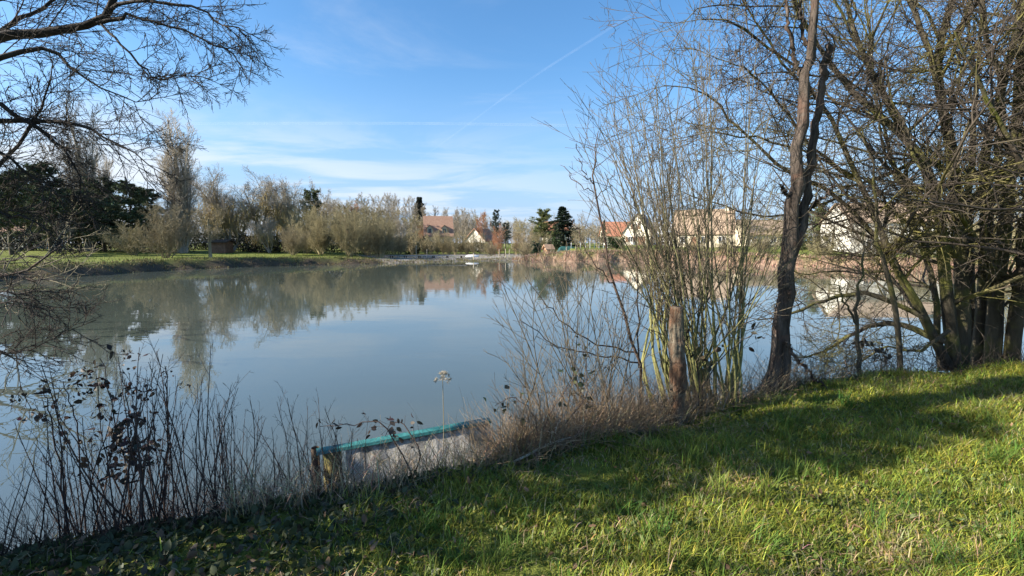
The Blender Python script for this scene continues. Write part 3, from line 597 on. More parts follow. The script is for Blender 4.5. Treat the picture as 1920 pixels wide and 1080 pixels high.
house('house', hloc(1425, 108), R_(5), 12, 7, 2.8, 3.4, W_ta, T_tan, 'low tan house with reddish roof behind the dead trunk', [('-y', -4, .8, 1.4, 1.3), ('-y', 1, .8, 1.4, 1.3)], [('-y', 4, 0, 1, 2.1)])
house('house', hloc(1650, 62), R_(-8), 12, 7.5, 4.3, 2.6, W_wh, T_tan, 'large white house seen between the twigs of the near tree', [('-y', -4.4, 2.6, 1.2, 1.2), ('-y', -1.5, 2.6, 1.2, 1.2), ('-y', 1.5, 2.6, 1.2, 1.2), ('-y', 4.4, 2.6, 1.2, 1.2), ('-y', -3.4, .4, 1.4, 1.5), ('-y', 3.2, .4, 1.4, 1.5)], [('-y', 0, 0, 1.2, 2.1)])
# garden hut, garage, shed
house('garden_hut', hloc(1028, 76), R_(25), 1.15, 1.0, 1.15, .5, plain('hut_wood', (.34, .20, .11), (.48, .30, .18), 3), plain('hut_roof', (.36, .22, .13), (.46, .30, .2), 3), 'small orange-brown wooden hut on the earth bank', [('-y', .25, .5, .35, .35)], [('-x', 0, 0, .6, 1.0)], cat='hut')
house('garage', hloc(1268, 104), R_(-4), 5.0, 4.5, 2.9, .5, W_gr, WF, 'flat white-edged garage between the grey house and the long roof', [('-y', -1.4, 1.0, .9, .9)], [('-y', .9, 0, 2.3, 2.1)], cat='garage')
house('garden_shed', hloc(414, 64), R_(6), 2.3, 2.2, 1.55, .25, WD, DW, 'brown wooden shed beside the dark hedge', [], [('-y', .4, 0, .8, 1.45)], cat='shed')
house('house', hloc(62, 74), R_(8), 5, 5, 2.8, 1.6, W_wh, T_rb, 'white house glimpsed under the dark pines', [('-y', -1.1, .9, 1, 1.2), ('-y', 1.1, .9, 1, 1.2)], [], cat='house')

# ------------------------------------------------------------------ small things on the far bank
def rowboat(loc, rz, label):
    r = empty('rowing_boat', loc, rz, label, 'boat'); n = 9; V = []; 
    for i in range(n):
        t = i / (n - 1); x = (t - .5) * 2.1; w = .42 * math.sin(math.pi * min(1, .18 + t * .86)) ** .7
        for j in range(7):
            a = math.pi * j / 6; V.append((x, -w * math.cos(a), .05 + .34 * math.sin(a) ** .8 * (1 - .25 * (2 * t - 1) ** 2)))
    Q = [[i * 7 + j, i * 7 + j + 1, (i + 1) * 7 + j + 1, (i + 1) * 7 + j] for i in range(n - 1) for j in range(6)]
    link('hull', make_mesh('hull', V, Q), WF, r); boxes('keel', [(-.85, .85, -.02, .02, .34, .42)], WD, r)
rowboat(hloc(885, 67.5, .0), R_(8), 'white upturned rowing boat lying on the mud bank')
def post(loc, h, r_, label, group, lean=0):
    e = empty('mooring_post', loc, random.random() * 6, label, 'post', group)
    P = np.array([[[0, 0, -.4], [lean * .5, 0, h * .5], [lean, 0, h], [lean, 0, h + .03]]]); V, Q = tubes([(P, np.array([[r_, r_ * .95, r_ * .9, .01]]), 7)])
    link('stake', make_mesh('stake', V, Q), M['bleached'], e)
for x, d, h in [(780, 63.5, 1.9), (800, 66, 1.2), (936, 66, 1.3), (948, 67, 1.4), (955, 68, 1.2)]:
    post(hloc(x, d), h, .05, 'pale thin wooden stake standing on the low mud bank', 'stakes on the mud bank')
post(hloc(888, 62.8), 1.0, .08, 'short dark stake in the water below the white boat', None, .05)
# jetty of grey planks along the low bank
jr = empty('plank_walkway', hloc(800, 64.4), R_(-1), 'long grey plank walkway along the low mud bank', 'walkway')
boxes('deck', [(-6.0 + i * .5, -5.55 + i * .5, -.6, .6, .38, .44) for i in range(24)], plain('grey_plank', (.22, .21, .20), (.36, .34, .33), 3), jr)
for i in range(6):
    for s in (-1, 1): boxes('leg', [(-5.4 + i * 2.1, -5.28 + i * 2.1, s * .5 - .06, s * .5 + .06, -.9, .38)], DW, jr)
# wire fence around the garden and green tarpaulin
def wire_fence(p0, p1, n, h, label, m_):
    a = np.array(hloc(*p0)); c = np.array(hloc(*p1)); r = empty('garden_fence', a, 0, label, 'fence'); d_ = c - a
    for i in range(n + 1):
        q = d_ * i / n; q[2] = gz(a[0] + q[0], a[1] + q[1]) - a[2]; boxes('fence_post', [(q[0] - .05, q[0] + .05, q[1] - .05, q[1] + .05, q[2] - .3, q[2] + h)], WD if m_ is None else m_, r)
    for z in (.35, .7, h - .08):
        P = np.linspace(0, 1, n * 2 + 1)[:, None] * d_[None]; P[:, 2] = terrain(a[0] + P[:, 0], a[1] + P[:, 1]) - a[2] + z
        link('wire', tube_mesh('wire', [(P[None], np.full((1, len(P)), .012), 4)]), DW, r)
wire_fence((928, 74), (990, 76), 7, 1.25, 'low wire fence with wooden posts before the birches', None)
wire_fence((1062, 80), (1140, 84), 9, 1.1, 'low garden fence below the orchard trees', WF)
tp = empty('tarpaulin', hloc(1063, 82), 0, 'dark teal tarpaulin draped over a heap beside the spruce', 'tarpaulin')
u, v = np.meshgrid(np.linspace(-1.9, 1.9, 17), np.linspace(-.8, .8, 9)); z = 1.25 * (1 - np.abs(v / .8) ** 3) * (1 - np.abs(u / 1.9) ** 6) + .05 * np.sin(u * 5) * np.cos(v * 6)
ti = np.arange(17 * 9).reshape(9, 17); link('sheet', make_mesh('tarp', np.stack([u, v, z], -1).reshape(-1, 3), np.stack([ti[:-1, :-1], ti[:-1, 1:], ti[1:, 1:], ti[1:, :-1]], -1).reshape(-1, 4)), plain('teal_sheet', (.015, .06, .055), (.03, .09, .08), 3, .5), tp)

# ------------------------------------------------------------------ grass along the far banks (uncountable)
def blades(B, L, W, lean, tint, tvar, az=None, curl=1.0, nseg=3):
    """bent grass blades from base points B; returns V, Q, T, tint"""
    N = len(B); az = rng.random(N) * 6.283 if az is None else az
    h = np.stack([np.cos(az), np.sin(az), np.zeros(N)], 1); sd = np.stack([-np.sin(az), np.cos(az), np.zeros(N)], 1)
    rows = []
    for i in range(nseg):
        t = i / nseg; x = lean * t ** (1 + curl * .6); zz = np.sqrt(np.maximum(t * t - (lean * t ** (1 + curl)) ** 2 * .7, (t * .25) ** 2))
        c = B + h * (L * x)[:, None] + np.array([0, 0, 1.]) * (L * zz)[:, None]; w_ = (W * (1 - .55 * t) * .5)[:, None]
        rows += [c - sd * w_, c + sd * w_]
    x = lean; zz = np.sqrt(np.maximum(1 - (lean) ** 2 * .7, .05)); rows.append(B + h * (L * x)[:, None] + np.array([0, 0, 1.]) * (L * zz)[:, None])
    k = 2 * nseg + 1; V = np.stack(rows, 1).reshape(-1, 3); o = np.arange(N)[:, None] * k
    Q = np.concatenate([o + np.array([2 * i, 2 * i + 1, 2 * i + 3, 2 * i + 2]) for i in range(nseg - 1)]); T = o + np.array([k - 3, k - 2, k - 1])
    tt = np.array(tint); tt = np.repeat(np.clip(tt * (1 + rng.normal(0, tvar, (N, 1))) * (1 + rng.normal(0, tvar * .4, (N, 3))), .004, .8), k, 0)
    return V, Q, T, tt
def on_far(n, smin, smax, xmin, xmax, ymin=18, ymax=90):
    out = []
    while sum(map(len, out)) < n:
        X = rng.uniform(xmin, xmax, n * 4); Y = rng.uniform(ymin, ymax, n * 4); s, ft, bh = shore(X, Y); m = (s > smin) & (s < smax) & (ft > .6); out.append(np.stack([X, Y, terrain(X, Y)], 1)[m])
    return np.concatenate(out)[:n]
B1 = on_far(9000, -.1, 2.2, -45, 0); B2 = on_far(9000, -.1, 2.6, 0, 45); B3 = on_far(5000, 1.2, 14, -45, 45)
B = np.concatenate([B1, B2, B3]); Lb = np.concatenate([rng.uniform(.08, .28, 9000), rng.uniform(.2, .6, 9000), rng.uniform(.1, .22, 5000)])
tb = np.concatenate([np.tile([.15, .13, .06], (9000, 1)), np.tile([.30, .21, .14], (9000, 1)), np.tile([.13, .16, .04], (5000, 1))])
V, Q, T, tt = blades(B, Lb, np.full(len(B), .05), rng.uniform(.2, .95, len(B)), tb, .3)
tag(link('bank_grass', make_mesh('bank_grass', V, Q, T, tt), M['dry']), 'dry grass tufts along the far bank', 'grass', kind='stuff')

# ------------------------------------------------------------------ near: right multi-stemmed tree
def guided_tree(name, base_px, limbs, specs, label, m_wood, m_twig, cat='tree', sides=8, n=14, parts=('trunk', 'crown'), rag=.006, split=1, group=None, rs=1.0, back=0.0):
    bx = at(*base_px); base = np.array([bx[0], bx[1], gz(bx[0], bx[1])])
    P, Rr, D, L = guided(limbs, base, n, back); Rr = np.maximum(Rr * rs, .003); lv = levels(P, Rr, D, L, specs, sides)
    r = empty(name, base, 0, label, cat, group)
    V, Q = tubes(sum(lv[:split], [])); V = ragged(V, Q, rag) if rag else V
    link(parts[0], make_mesh(parts[0], V, Q), M[m_wood], r)
    link(parts[1], tube_mesh(parts[1], sum(lv[split:], [])), M[m_twig], r)
    return r
TR = [
 [(1800, 700, 5.6, .15), (1802, 500, 5.6, .12), (1790, 330, 5.5, .10), (1766, 175, 5.3, .075), (1762, 80, 5.2, .06), (1800, -60, 5.1, .045), (1830, -220, 5, .02)],
 [(1766, 200, 5.3, .06), (1740, 90, 5.0, .045), (1700, -20, 4.8, .035), (1660, -160, 4.6, .015)],
 [(1790, 690, 5.4, .13), (1772, 520, 5.3, .10), (1748, 360, 5.1, .08), (1705, 265, 5.0, .065), (1622, 190, 4.8, .055), (1560, 120, 4.6, .045), (1500, 20, 4.4, .035), (1450, -90, 4.2, .015)],
 [(1748, 360, 5.2, .07), (1690, 240, 5.2, .06), (1632, 130, 5.1, .05), (1590, 20, 5.0, .04), (1560, -120, 4.9, .02)],
 [(1830, 700, 5.8, .14), (1850, 480, 5.8, .12), (1842, 330, 5.7, .09), (1868, 200, 5.6, .07), (1905, 60, 5.5, .055), (1940, -100, 5.4, .025)],
 [(1860, 690, 5.6, .15), (1882, 450, 5.5, .12), (1906, 250, 5.3, .09), (1918, 90, 5.1, .07), (1925, -120, 5, .03)],
 [(1895, 690, 5.5, .14), (1926, 430, 5.3, .11), (1952, 200, 5.1, .09), (1985, 0, 4.9, .05)],
 [(1842, 420, 5.6, .08), (1890, 300, 5.2, .06), (1940, 160, 4.8, .05), (2010, 20, 4.5, .02)],
 [(1780, 690, 5.4, .10), (1735, 600, 5.2, .085), (1690, 520, 5.0, .07), (1652, 440, 4.9, .06), (1600, 320, 4.7, .05), (1548, 205, 4.6, .04), (1500, 140, 4.5, .03), (1440, 82, 4.4, .024), (1380, 40, 4.3, .018), (1315, 36, 4.2, .008)],
 [(1700, 540, 5.1, .05), (1640, 440, 5.0, .045), (1560, 360, 4.9, .04), (1477, 322, 4.8, .032), (1402, 255, 4.7, .026), (1361, 217, 4.6, .02), (1324, 172, 4.5, .014), (1245, 160, 4.4, .006)],
 [(1770, 640, 5.3, .08), (1700, 612, 5.2, .065), (1640, 608, 5.1, .05), (1590, 630, 5.0, .04), (1535, 665, 4.9, .03), (1490, 670, 4.8, .012)],
 [(1740, 600, 5.2, .06), (1660, 560, 5.0, .05), (1590, 552, 4.8, .045), (1530, 570, 4.7, .035), (1470, 592, 4.6, .02), (1420, 600, 4.5, .008)],
 [(1790, 480, 5.5, .07), (1752, 440, 5.2, .055), (1700, 452, 5.0, .045), (1640, 478, 4.8, .03), (1560, 470, 4.6, .012)],
 [(1788, 330, 5.5, .06), (1730, 300, 5.3, .05), (1660, 330, 5.1, .04), (1590, 350, 4.9, .025), (1520, 340, 4.8, .01)],
 [(1802, 420, 5.6, .07), (1860, 330, 5.3, .06), (1880, 200, 5.0, .05), (1850, 80, 4.8, .04), (1830, -60, 4.6, .02)],
 [(1705, 265, 5.0, .045), (1660, 180, 4.9, .035), (1600, 70, 4.8, .028), (1530, -60, 4.7, .012)],
 [(1815, 690, 5.9, .11), (1822, 560, 6.0, .09), (1815, 420, 6.1, .07), (1825, 250, 6.2, .055), (1840, 90, 6.3, .04), (1850, -60, 6.4, .02)],
 [(1765, 695, 5.6, .07), (1755, 560, 5.7, .06), (1720, 430, 5.8, .05), (1680, 320, 5.9, .04), (1650, 200, 6.0, .03), (1630, 60, 6.1, .018), (1620, -80, 6.2, .01)],
 [(1850, 560, 5.7, .07), (1890, 520, 5.4, .06), (1950, 500, 5.1, .05), (2030, 470, 4.9, .02)],
 [(1600, 335, 4.75, .028), (1520, 290, 4.7, .022), (1430, 262, 4.6, .018), (1340, 250, 4.5, .012), (1250, 262, 4.4, .005)],
 [(1520, 180, 4.6, .026), (1450, 90, 4.5, .02), (1400, 10, 4.4, .014), (1370, -60, 4.4, .006)],
 [(1590, 360, 5.2, .03), (1490, 400, 5.1, .022), (1400, 400, 5.0, .016), (1310, 370, 4.9, .010), (1240, 350, 4.9, .005)],
 [(1740, 470, 5.2, .04), (1680, 400, 5.2, .032), (1620, 390, 5.1, .024), (1550, 410, 5.0, .016), (1490, 450, 4.9, .006)],
 [(1780, 620, 5.2, .04), (1720, 660, 5.0, .03), (1660, 650, 4.9, .02), (1590, 690, 4.8, .010), (1550, 700, 4.8, .005)],
 [(1860, 500, 5.4, .05), (1800, 400, 5.0, .04), (1740, 330, 4.8, .03), (1690, 230, 4.7, .02), (1660, 110, 4.6, .01)],
 [(1600, 330, 4.75, .03), (1520, 270, 4.6, .024), (1450, 180, 4.5, .018), (1400, 130, 4.4, .013), (1340, 110, 4.4, .006)],
]
guided_tree('hawthorn_tree', (1820, 690, 5.6), TR, [
  (dict(k=22, t0=.10, ang=54, angsd=16, ratio=.40, fall=.35, slender=.010, rmin=.005, rad_f=.55), dict(n=8, wander=.17, up=.03, taper=.7), 5),
  (dict(k=11, t0=.10, ang=48, angsd=14, ratio=.45, fall=.4, slender=.009, rmin=.0032), dict(n=5, wander=.18, up=.02), 4),
  (dict(k=5, t0=.15, ang=46, ratio=.5, rmin=.0026, lmin=.06), dict(n=3, wander=.18, up=.02), 3)],
  'large dark many-trunked bare tree on the right bank with mossy spreading limbs', 'mossy_bark', 'mossy_twig', rag=.008, rs=.58, back=.9)
# dark thicket of trunks behind and right of it, partly out of frame
TR2 = [[(2050, 720, 4.6, .14), (2080, 450, 4.5, .12), (2060, 200, 4.4, .09), (2000, 20, 4.3, .06), (1960, -160, 4.2, .03)],
       [(2060, 720, 4.6, .11), (2010, 520, 4.4, .09), (1960, 380, 4.2, .07), (1900, 280, 4.1, .05), (1840, 170, 4.0, .03), (1790, 60, 3.9, .015)],
       [(2080, 720, 4.7, .1), (2140, 480, 4.6, .08), (2180, 240, 4.5, .05), (2200, 60, 4.4, .03)]]
guided_tree('hawthorn_tree', (2060, 720, 4.6), TR2, [
  (dict(k=18, t0=.2, ang=50, ratio=.4, fall=.35, slender=.011, rmin=.005, rad_f=.55), dict(n=7, wander=.16, up=.03), 5),
  (dict(k=9, t0=.12, ang=46, ratio=.45, rmin=.0034), dict(n=5, wander=.18, up=.02), 4),
  (dict(k=4, t0=.15, ang=46, ratio=.5, rmin=.0028, lmin=.06), dict(n=3, wander=.18), 3)],
  'dark bare tree cut off by the right edge of the photo', 'dark_bark', 'dark_twig', rs=.45)
# slender mossy saplings between dead trunk and big tree
guided_tree('slender_sapling', (1688, 698, 5.2), [[(1688, 705, 5.2, .032), (1682, 600, 5.15, .028), (1662, 510, 5.1, .024), (1645, 430, 5.1, .018), (1640, 330, 5.0, .012), (1610, 240, 5.0, .006)]],
  [(dict(k=14, t0=.3, ang=42, ratio=.34, rmin=.004), dict(n=5, wander=.15, up=.05), 4), (dict(k=6, t0=.2, ang=40, ratio=.5, rmin=.0028), dict(n=3, wander=.16), 3)],
  'slender upright sapling left of the large many-trunked tree', 'mossy_bark', 'mossy_twig', rag=.002)
guided_tree('slender_sapling', (1612, 700, 4.9), [[(1612, 705, 4.9, .024), (1608, 640, 4.9, .021), (1606, 570, 4.85, .016), (1618, 500, 4.8, .011), (1622, 420, 4.8, .005)], [(1607, 620, 4.9, .014), (1580, 560, 4.8, .01), (1560, 520, 4.8, .005)]],
  [(dict(k=14, t0=.3, ang=45, ratio=.3, rmin=.0035), dict(n=4, wander=.15, up=.05), 4), (dict(k=5, t0=.2, ang=40, ratio=.5, rmin=.0026), dict(n=3, wander=.16), 3)],
  'short mossy sapling nearest the dead forked trunk', 'mossy_bark', 'mossy_twig', rag=.002)

# ------------------------------------------------------------------ dead forked trunk
guided_tree('dead_tree', (1458, 712, 4.5), [
  [(1452, 735, 4.5, .25), (1459, 705, 4.5, .165), (1466, 620, 4.5, .125), (1476, 520, 4.5, .118), (1484, 430, 4.48, .11), (1493, 330, 4.45, .092), (1503, 220, 4.42, .075), (1513, 130, 4.4, .062), (1523, 50, 4.38, .055), (1532, -60, 4.35, .045), (1540, -220, 4.3, .02)],
  [(1482, 490, 4.5, .085), (1503, 425, 4.5, .072), (1516, 335, 4.5, .062), (1527, 240, 4.5, .056), (1541, 165, 4.5, .052), (1547, 120, 4.5, .05), (1552, 84, 4.5, .047)],
  [(1503, 140, 4.42, .03), (1490, 110, 4.4, .026), (1478, 60, 4.38, .022), (1470, -20, 4.36, .016), (1462, -120, 4.3, .008)],
  [(1512, 85, 4.4, .025), (1500, 40, 4.4, .02), (1496, -30, 4.4, .014), (1490, -120, 4.4, .006)],
  [(1514, 395, 4.5, .022), (1530, 380, 4.45, .018), (1552, 362, 4.4, .012), (1560, 350, 4.4, .006)],
  [(1478, 370, 4.45, .02), (1468, 355, 4.42, .015), (1462, 348, 4.4, .006)],
  [(1470, 640, 4.4, .03), (1500, 680, 4.3, .02), (1530, 710, 4.2, .012), (1545, 725, 4.2, .006)]],
  [(dict(k=5, t0=.5, ang=55, ratio=.10, rmin=.004), dict(n=4, wander=.2, up=.03), 4), (dict(k=3, t0=.2, ang=45, ratio=.6, rmin=.003), dict(n=3, wander=.18), 3)],
  'dead forked grey-brown trunk with its second stem broken off at the top', 'dead_bark', 'dark_twig', 'dead tree', sides=12, n=30, parts=('trunk', 'crown'), rag=.012, rs=.66)

# ------------------------------------------------------------------ worn wooden post
pb = at(1266, 792, 3.55); pz = gz(pb[0], pb[1])
pw = empty('wooden_post', (pb[0], pb[1], pz), 0, 'weathered round wooden post with peeling bark standing on the bank', 'post')
n, s = 60, 44; ztop = at(1262, 575, 3.55)[2] - pz; V = []
for i in range(n):
    t = i / (n - 1); z = -.25 + (ztop + .25) * t; cx = .012 * math.sin(t * 5) - .018 * t; tt_ = max(0, z / ztop)
    for j in range(s):
        a = 6.2832 * j / s; r_ = .064 - .013 * tt_ + .006 * math.sin(3 * a + t * 4) + .006 * math.sin(t * 17 + 2 * a) + (.016 if .32 < tt_ < .72 and math.sin(a * 1.0 + 2.2 + t) > -.1 else 0) + .010 * max(0, .25 - tt_) * 4
        r_ -= .012 * (abs(math.sin(a * .5 - 1.9)) < .07)            # drying crack
        r_ -= .005 * max(0, math.sin(9 * a + 2 * math.sin(t * 6))) ** 6 + .004 * max(0, math.sin(17 * a + 3 * math.sin(t * 9 + 1))) ** 4; r_ += .007 * math.exp(-((t - .62) / .02) ** 2) * max(0, math.cos(a + 1.2)) + random.gauss(0, .0011)
        V.append((cx + r_ * math.cos(a), r_ * math.sin(a), z))
Q = [[i * s + j, i * s + (j + 1) % s, (i + 1) * s + (j + 1) % s, (i + 1) * s + j] for i in range(n - 1) for j in range(s)]
T = []; V.append((cx, 0, ztop - .004)); T = [[(n - 1) * s + j, (n - 1) * s + (j + 1) % s, len(V) - 1] for j in range(s)]
pm, nt, b = nmat('post_wood'); v = scaled(nt, 1, 1, .22)
w_ = ramp2(nt, noise(nt, 26, 6, .7, v), (.065, .038, .025), (.20, .11, .066), .3, .7)
bk = ramp2(nt, noise(nt, 22, 6, .75), (.06, .05, .035), (.24, .205, .15), .3, .7)
f = noise(nt, 5.0, 8, .72, scaled(nt, 1, 1, .55)); mr = nt.nodes.new('ShaderNodeMapRange'); mr.inputs[1].default_value = .43; mr.inputs[2].default_value = .56; nt.links.new(f, mr.inputs[0])
nt.links.new(mixc(nt, mr.outputs[0], w_, bk), b.inputs['Base Color']); b.inputs['Roughness'].default_value = .9; b.inputs['Specular IOR Level'].default_value = .15; bump(nt, b, noise(nt, 40, 6, .75, v), 1, .02)
link('shaft', make_mesh('post', V, Q, T), pm, pw)

# ------------------------------------------------------------------ willow shrub (green-yellow stems) and thin shrub
def fan_shrub(name, base_px, tips, rad, specs, label, m1, m2, jitter=0.03, n=10, bow=.06, parts=('branches', 'crown'), spread=.16):
    b_ = at(*base_px); base = np.array([b_[0], b_[1], gz(b_[0], b_[1])]); Ps, Rs = [], []
    for (x, y, d) in tips:
        e = at(x, y, d) - base; o = np.array([rng.normal(0, spread), rng.normal(0, spread * .7), -.05]); o[0] += .12 * np.sign(e[0]) * min(1, abs(e[0]))
        L_ = np.linalg.norm(e); mid = o * .6 + e * .45 + np.array([0, 0, bow * L_]) * (abs(e[0]) / L_ * 2) + rng.normal(0, jitter, 3)
        s_ = spline([o, o * .85 + mid * .5 + rng.normal(0, jitter * .5, 3), mid, mid * .5 + e * .5 + rng.normal(0, jitter, 3), e], n); Ps.append(s_)
        r0 = rad * rng.uniform(.55, 1.2) * (L_ / 2.5) ** .5; Rs.append(r0 * (1 - np.linspace(0, .97, n)) ** 1.5 + .0026)
    P = np.array(Ps); Rr = np.array(Rs); D = np.empty_like(P); D[:, 1:] = unit(P[:, 1:] - P[:, :-1]); D[:, 0] = D[:, 1]; L = np.linalg.norm(P[:, 1:] - P[:, :-1], axis=-1).sum(1)
    lv = levels(P, Rr, D, L, specs, 6); r = empty(name, base, 0, label, 'shrub')
    link(parts[0], tube_mesh(parts[0], lv[0]), M[m1], r); link(parts[1], tube_mesh(parts[1], sum(lv[1:], [])), M[m2], r); return r
tips = []
for i in range(38):
    u = rng.random(); x = 1130 + 330 * u + rng.normal(0, 18); y = rng.uniform(60, 330) + 130 * abs(u - .6); tips.append((x, y, rng.uniform(3.7, 5.0)))
tips += [(1085, 250, 3.9), (1150, 300, 4.0), (1190, 420, 3.8), (1230, 200, 4.3), (1300, 90, 4.4), (1420, 80, 4.6), (1240, 380, 3.6), (1455, 420, 4.6), (1280, 300, 3.6), (1180, 250, 4.4)]
tips += [(1130 + 45 * i, 480 + 10 * (i % 3) - 20 * i % 70, 3.6 + .1 * (i % 7)) for i in range(9)]
fan_shrub('willow_shrub', (1335, 745, 4.15), tips, .0135, [
  (dict(k=9, t0=.3, ang=28, angsd=10, ratio=.34, fall=.45, slender=.006, rmin=.0026), dict(n=5, wander=.09, up=.05), 4),
  (dict(k=5, t0=.2, ang=30, ratio=.45, rmin=.0022, lmin=.06), dict(n=3, wander=.12, up=.03), 3)],
  'tall willow shrub with many yellow-green stems fanning up beside the post', 'willow_stem', 'thin_stem')
tips = [(950 + 26 * i + rng.normal(0, 14), 560 - 8 * i + rng.normal(0, 45) + (60 if i % 3 == 0 else 0), 3.3 + rng.random() * .9) for i in range(12)]
tips += [(930 + 40 * i + rng.normal(0, 10), 650 + rng.normal(0, 30), 3.2 + rng.random() * .8) for i in range(7)] + [(1010, 470, 3.6), (1060, 500, 3.8), (945, 540, 3.4), (1180, 520, 3.7)]
fan_shrub('thin_shrub', (1105, 790, 3.65), tips, .008, [
  (dict(k=10, t0=.2, ang=28, angsd=9, ratio=.40, fall=.45, slender=.006, rmin=.0024), dict(n=5, wander=.08, up=.04), 4),
  (dict(k=4, t0=.2, ang=30, ratio=.45, rmin=.002, lmin=.05), dict(n=3, wander=.1, up=.02), 3)],
  'low thin-stemmed bare shrub spreading over the water left of the post', 'thin_stem', 'thin_stem', bow=.03)
guided_tree('bare_sapling', (1205, 720, 3.9), [
  [(1204, 770, 3.9, .016), (1200, 690, 3.9, .0145), (1172, 600, 3.9, .013), (1146, 520, 3.9, .0115), (1128, 440, 3.9, .010), (1114, 350, 3.9, .008), (1110, 300, 3.9, .006), (1122, 245, 3.9, .003)],
  [(1112, 345, 3.9, .005), (1092, 318, 3.85, .004), (1080, 270, 3.8, .0025)], [(1114, 362, 3.9, .005), (1085, 345, 3.9, .004), (1058, 312, 3.9, .0025)], [(1116, 372, 3.9, .004), (1136, 350, 3.95, .0035), (1152, 318, 4.0, .0025)],
  [(1150, 530, 3.9, .006), (1105, 480, 3.8, .005), (1075, 410, 3.8, .0025)], [(1190, 660, 3.9, .008), (1110, 640, 3.8, .006), (1040, 590, 3.7, .005), (985, 520, 3.7, .0025)], [(1196, 680, 3.9, .008), (1130, 668, 3.8, .006), (1050, 650, 3.7, .005), (975, 600, 3.6, .0025)],
  [(1198, 690, 3.9, .009), (1195, 560, 4.0, .007), (1192, 430, 4.0, .005), (1190, 330, 4.0, .0025)]],
  [(dict(k=5, t0=.4, ang=40, ratio=.22, rmin=.0022), dict(n=4, wander=.1, up=.05), 4)],
  'single dark sapling with a long thin leaning stem left of the post', 'brown_stem', 'brown_stem', parts=('stem', 'crown'), rag=0)

# ------------------------------------------------------------------ left overhanging tree (its trunk stands just outside the frame)
lb = np.array([-6.6, 1.12]); lbz = gz(*lb); base = np.array([lb[0], lb[1], lbz])
trunk = [base + [0, 0, -.3], base + [.05, .03, .8], base + [.2, -.05, 1.8], base + [.3, .0, 3.0], base + [.2, .05, 4.4], base + [.3, .1, 6.2]]
LT = [
 [(-260, 130, 3.6, .10), (-120, 95, 3.9, .085), (0, 68, 4.1, .07), (95, 60, 4.2, .058), (178, 44, 4.2, .05), (212, 8, 4.2, .045), (232, -60, 4.2, .03), (270, -170, 4.2, .01)],
 [(182, 44, 4.2, .03), (225, 30, 4.2, .024), (275, 36, 4.2, .02), (330, 56, 4.2, .016), (390, 76, 4.2, .013), (430, 100, 4.2, .010), (462, 138, 4.2, .004)],
 [(205, 20, 4.2, .026), (260, -2, 4.1, .022), (340, 8, 4.0, .017), (400, 32, 4.0, .012), (438, 55, 4.0, .008), (470, 70, 4.0, .004)],
 [(190, 46, 4.2, .02), (222, 80, 4.1, .016), (262, 120, 4.1, .013), (300, 150, 4.1, .01), (345, 138, 4.1, .007), (400, 150, 4.1, .003)],
 [(-220, 140, 3.6, .06), (-60, 128, 3.8, .045), (30, 100, 3.9, .034), (90, 95, 4.0, .026), (140, 130, 4.0, .018), (200, 170, 4.0, .012), (262, 190, 4.0, .006), (300, 172, 4.0, .003)],
 [(-240, 250, 3.5, .07), (-100, 222, 3.7, .05), (0, 226, 3.9, .036), (60, 226, 4.0, .03), (130, 228, 4.0, .026), (180, 246, 4.0, .02), (222, 274, 4.0, .014), (262, 298, 4.0, .009), (310, 330, 4.0, .004)],
 [(-240, 200, 3.5, .06), (-80, 180, 3.7, .04), (10, 200, 3.8, .03), (75, 245, 3.9, .024), (112, 272, 3.9, .018), (146, 330, 3.9, .01), (155, 390, 3.9, .004)],
 [(-230, 380, 3.6, .05), (-80, 350, 3.8, .035), (0, 312, 3.9, .026), (48, 250, 4.0, .02), (76, 196, 4.0, .014), (98, 120, 4.0, .006)],
 [(-240, 60, 3.5, .08), (-100, 20, 3.7, .06), (20, -10, 3.8, .04), (110, -20, 3.9, .03), (200, -50, 4.0, .02), (320, -110, 4, .01)],
 [(-60, 110, 4.0, .04), (20, 40, 4.3, .03), (90, 10, 4.5, .022), (150, -40, 4.6, .015), (190, -110, 4.6, .008)],
 [(-230, 300, 3.4, .05), (-90, 280, 3.5, .035), (0, 290, 3.6, .022), (60, 330, 3.7, .015), (110, 360, 3.7, .008), (150, 372, 3.7, .004)],
 [(-230, 460, 3.4, .05), (-80, 420, 3.5, .03), (10, 400, 3.6, .018), (70, 420, 3.6, .010), (120, 440, 3.6, .004)],
 [(-220, 600, 3.6, .04), (-90, 560, 3.7, .03), (0, 545, 3.7, .016), (60, 560, 3.7, .008), (100, 580, 3.7, .004)],
 [(-220, 640, 3.4, .03), (-60, 640, 3.5, .02), (10, 660, 3.5, .012), (50, 650, 3.5, .007), (180, 600, 3.5, .003)],
]
P, Rr, D, L = guided(LT, base, 14); Rr = np.maximum(Rr * .62, .003)
tp_ = spline(trunk, 18) - base; tr = np.linspace(.26, .13, 18); tr[0] *= 1.25
lv = levels(P, Rr, D, L, [(dict(k=22, t0=.2, ang=42, angsd=14, ratio=.33, fall=.4, slender=.007, rmin=.0036, rad_f=.5), dict(n=8, wander=.09, up=-.005), 5),
  (dict(k=8, t0=.15, ang=38, angsd=13, ratio=.46, fall=.4, rmin=.0027), dict(n=5, wander=.1, up=.0), 4), (dict(k=4, t0=.2, ang=40, ratio=.5, rmin=.0021, lmin=.05), dict(n=3, wander=.15), 3)], 8)
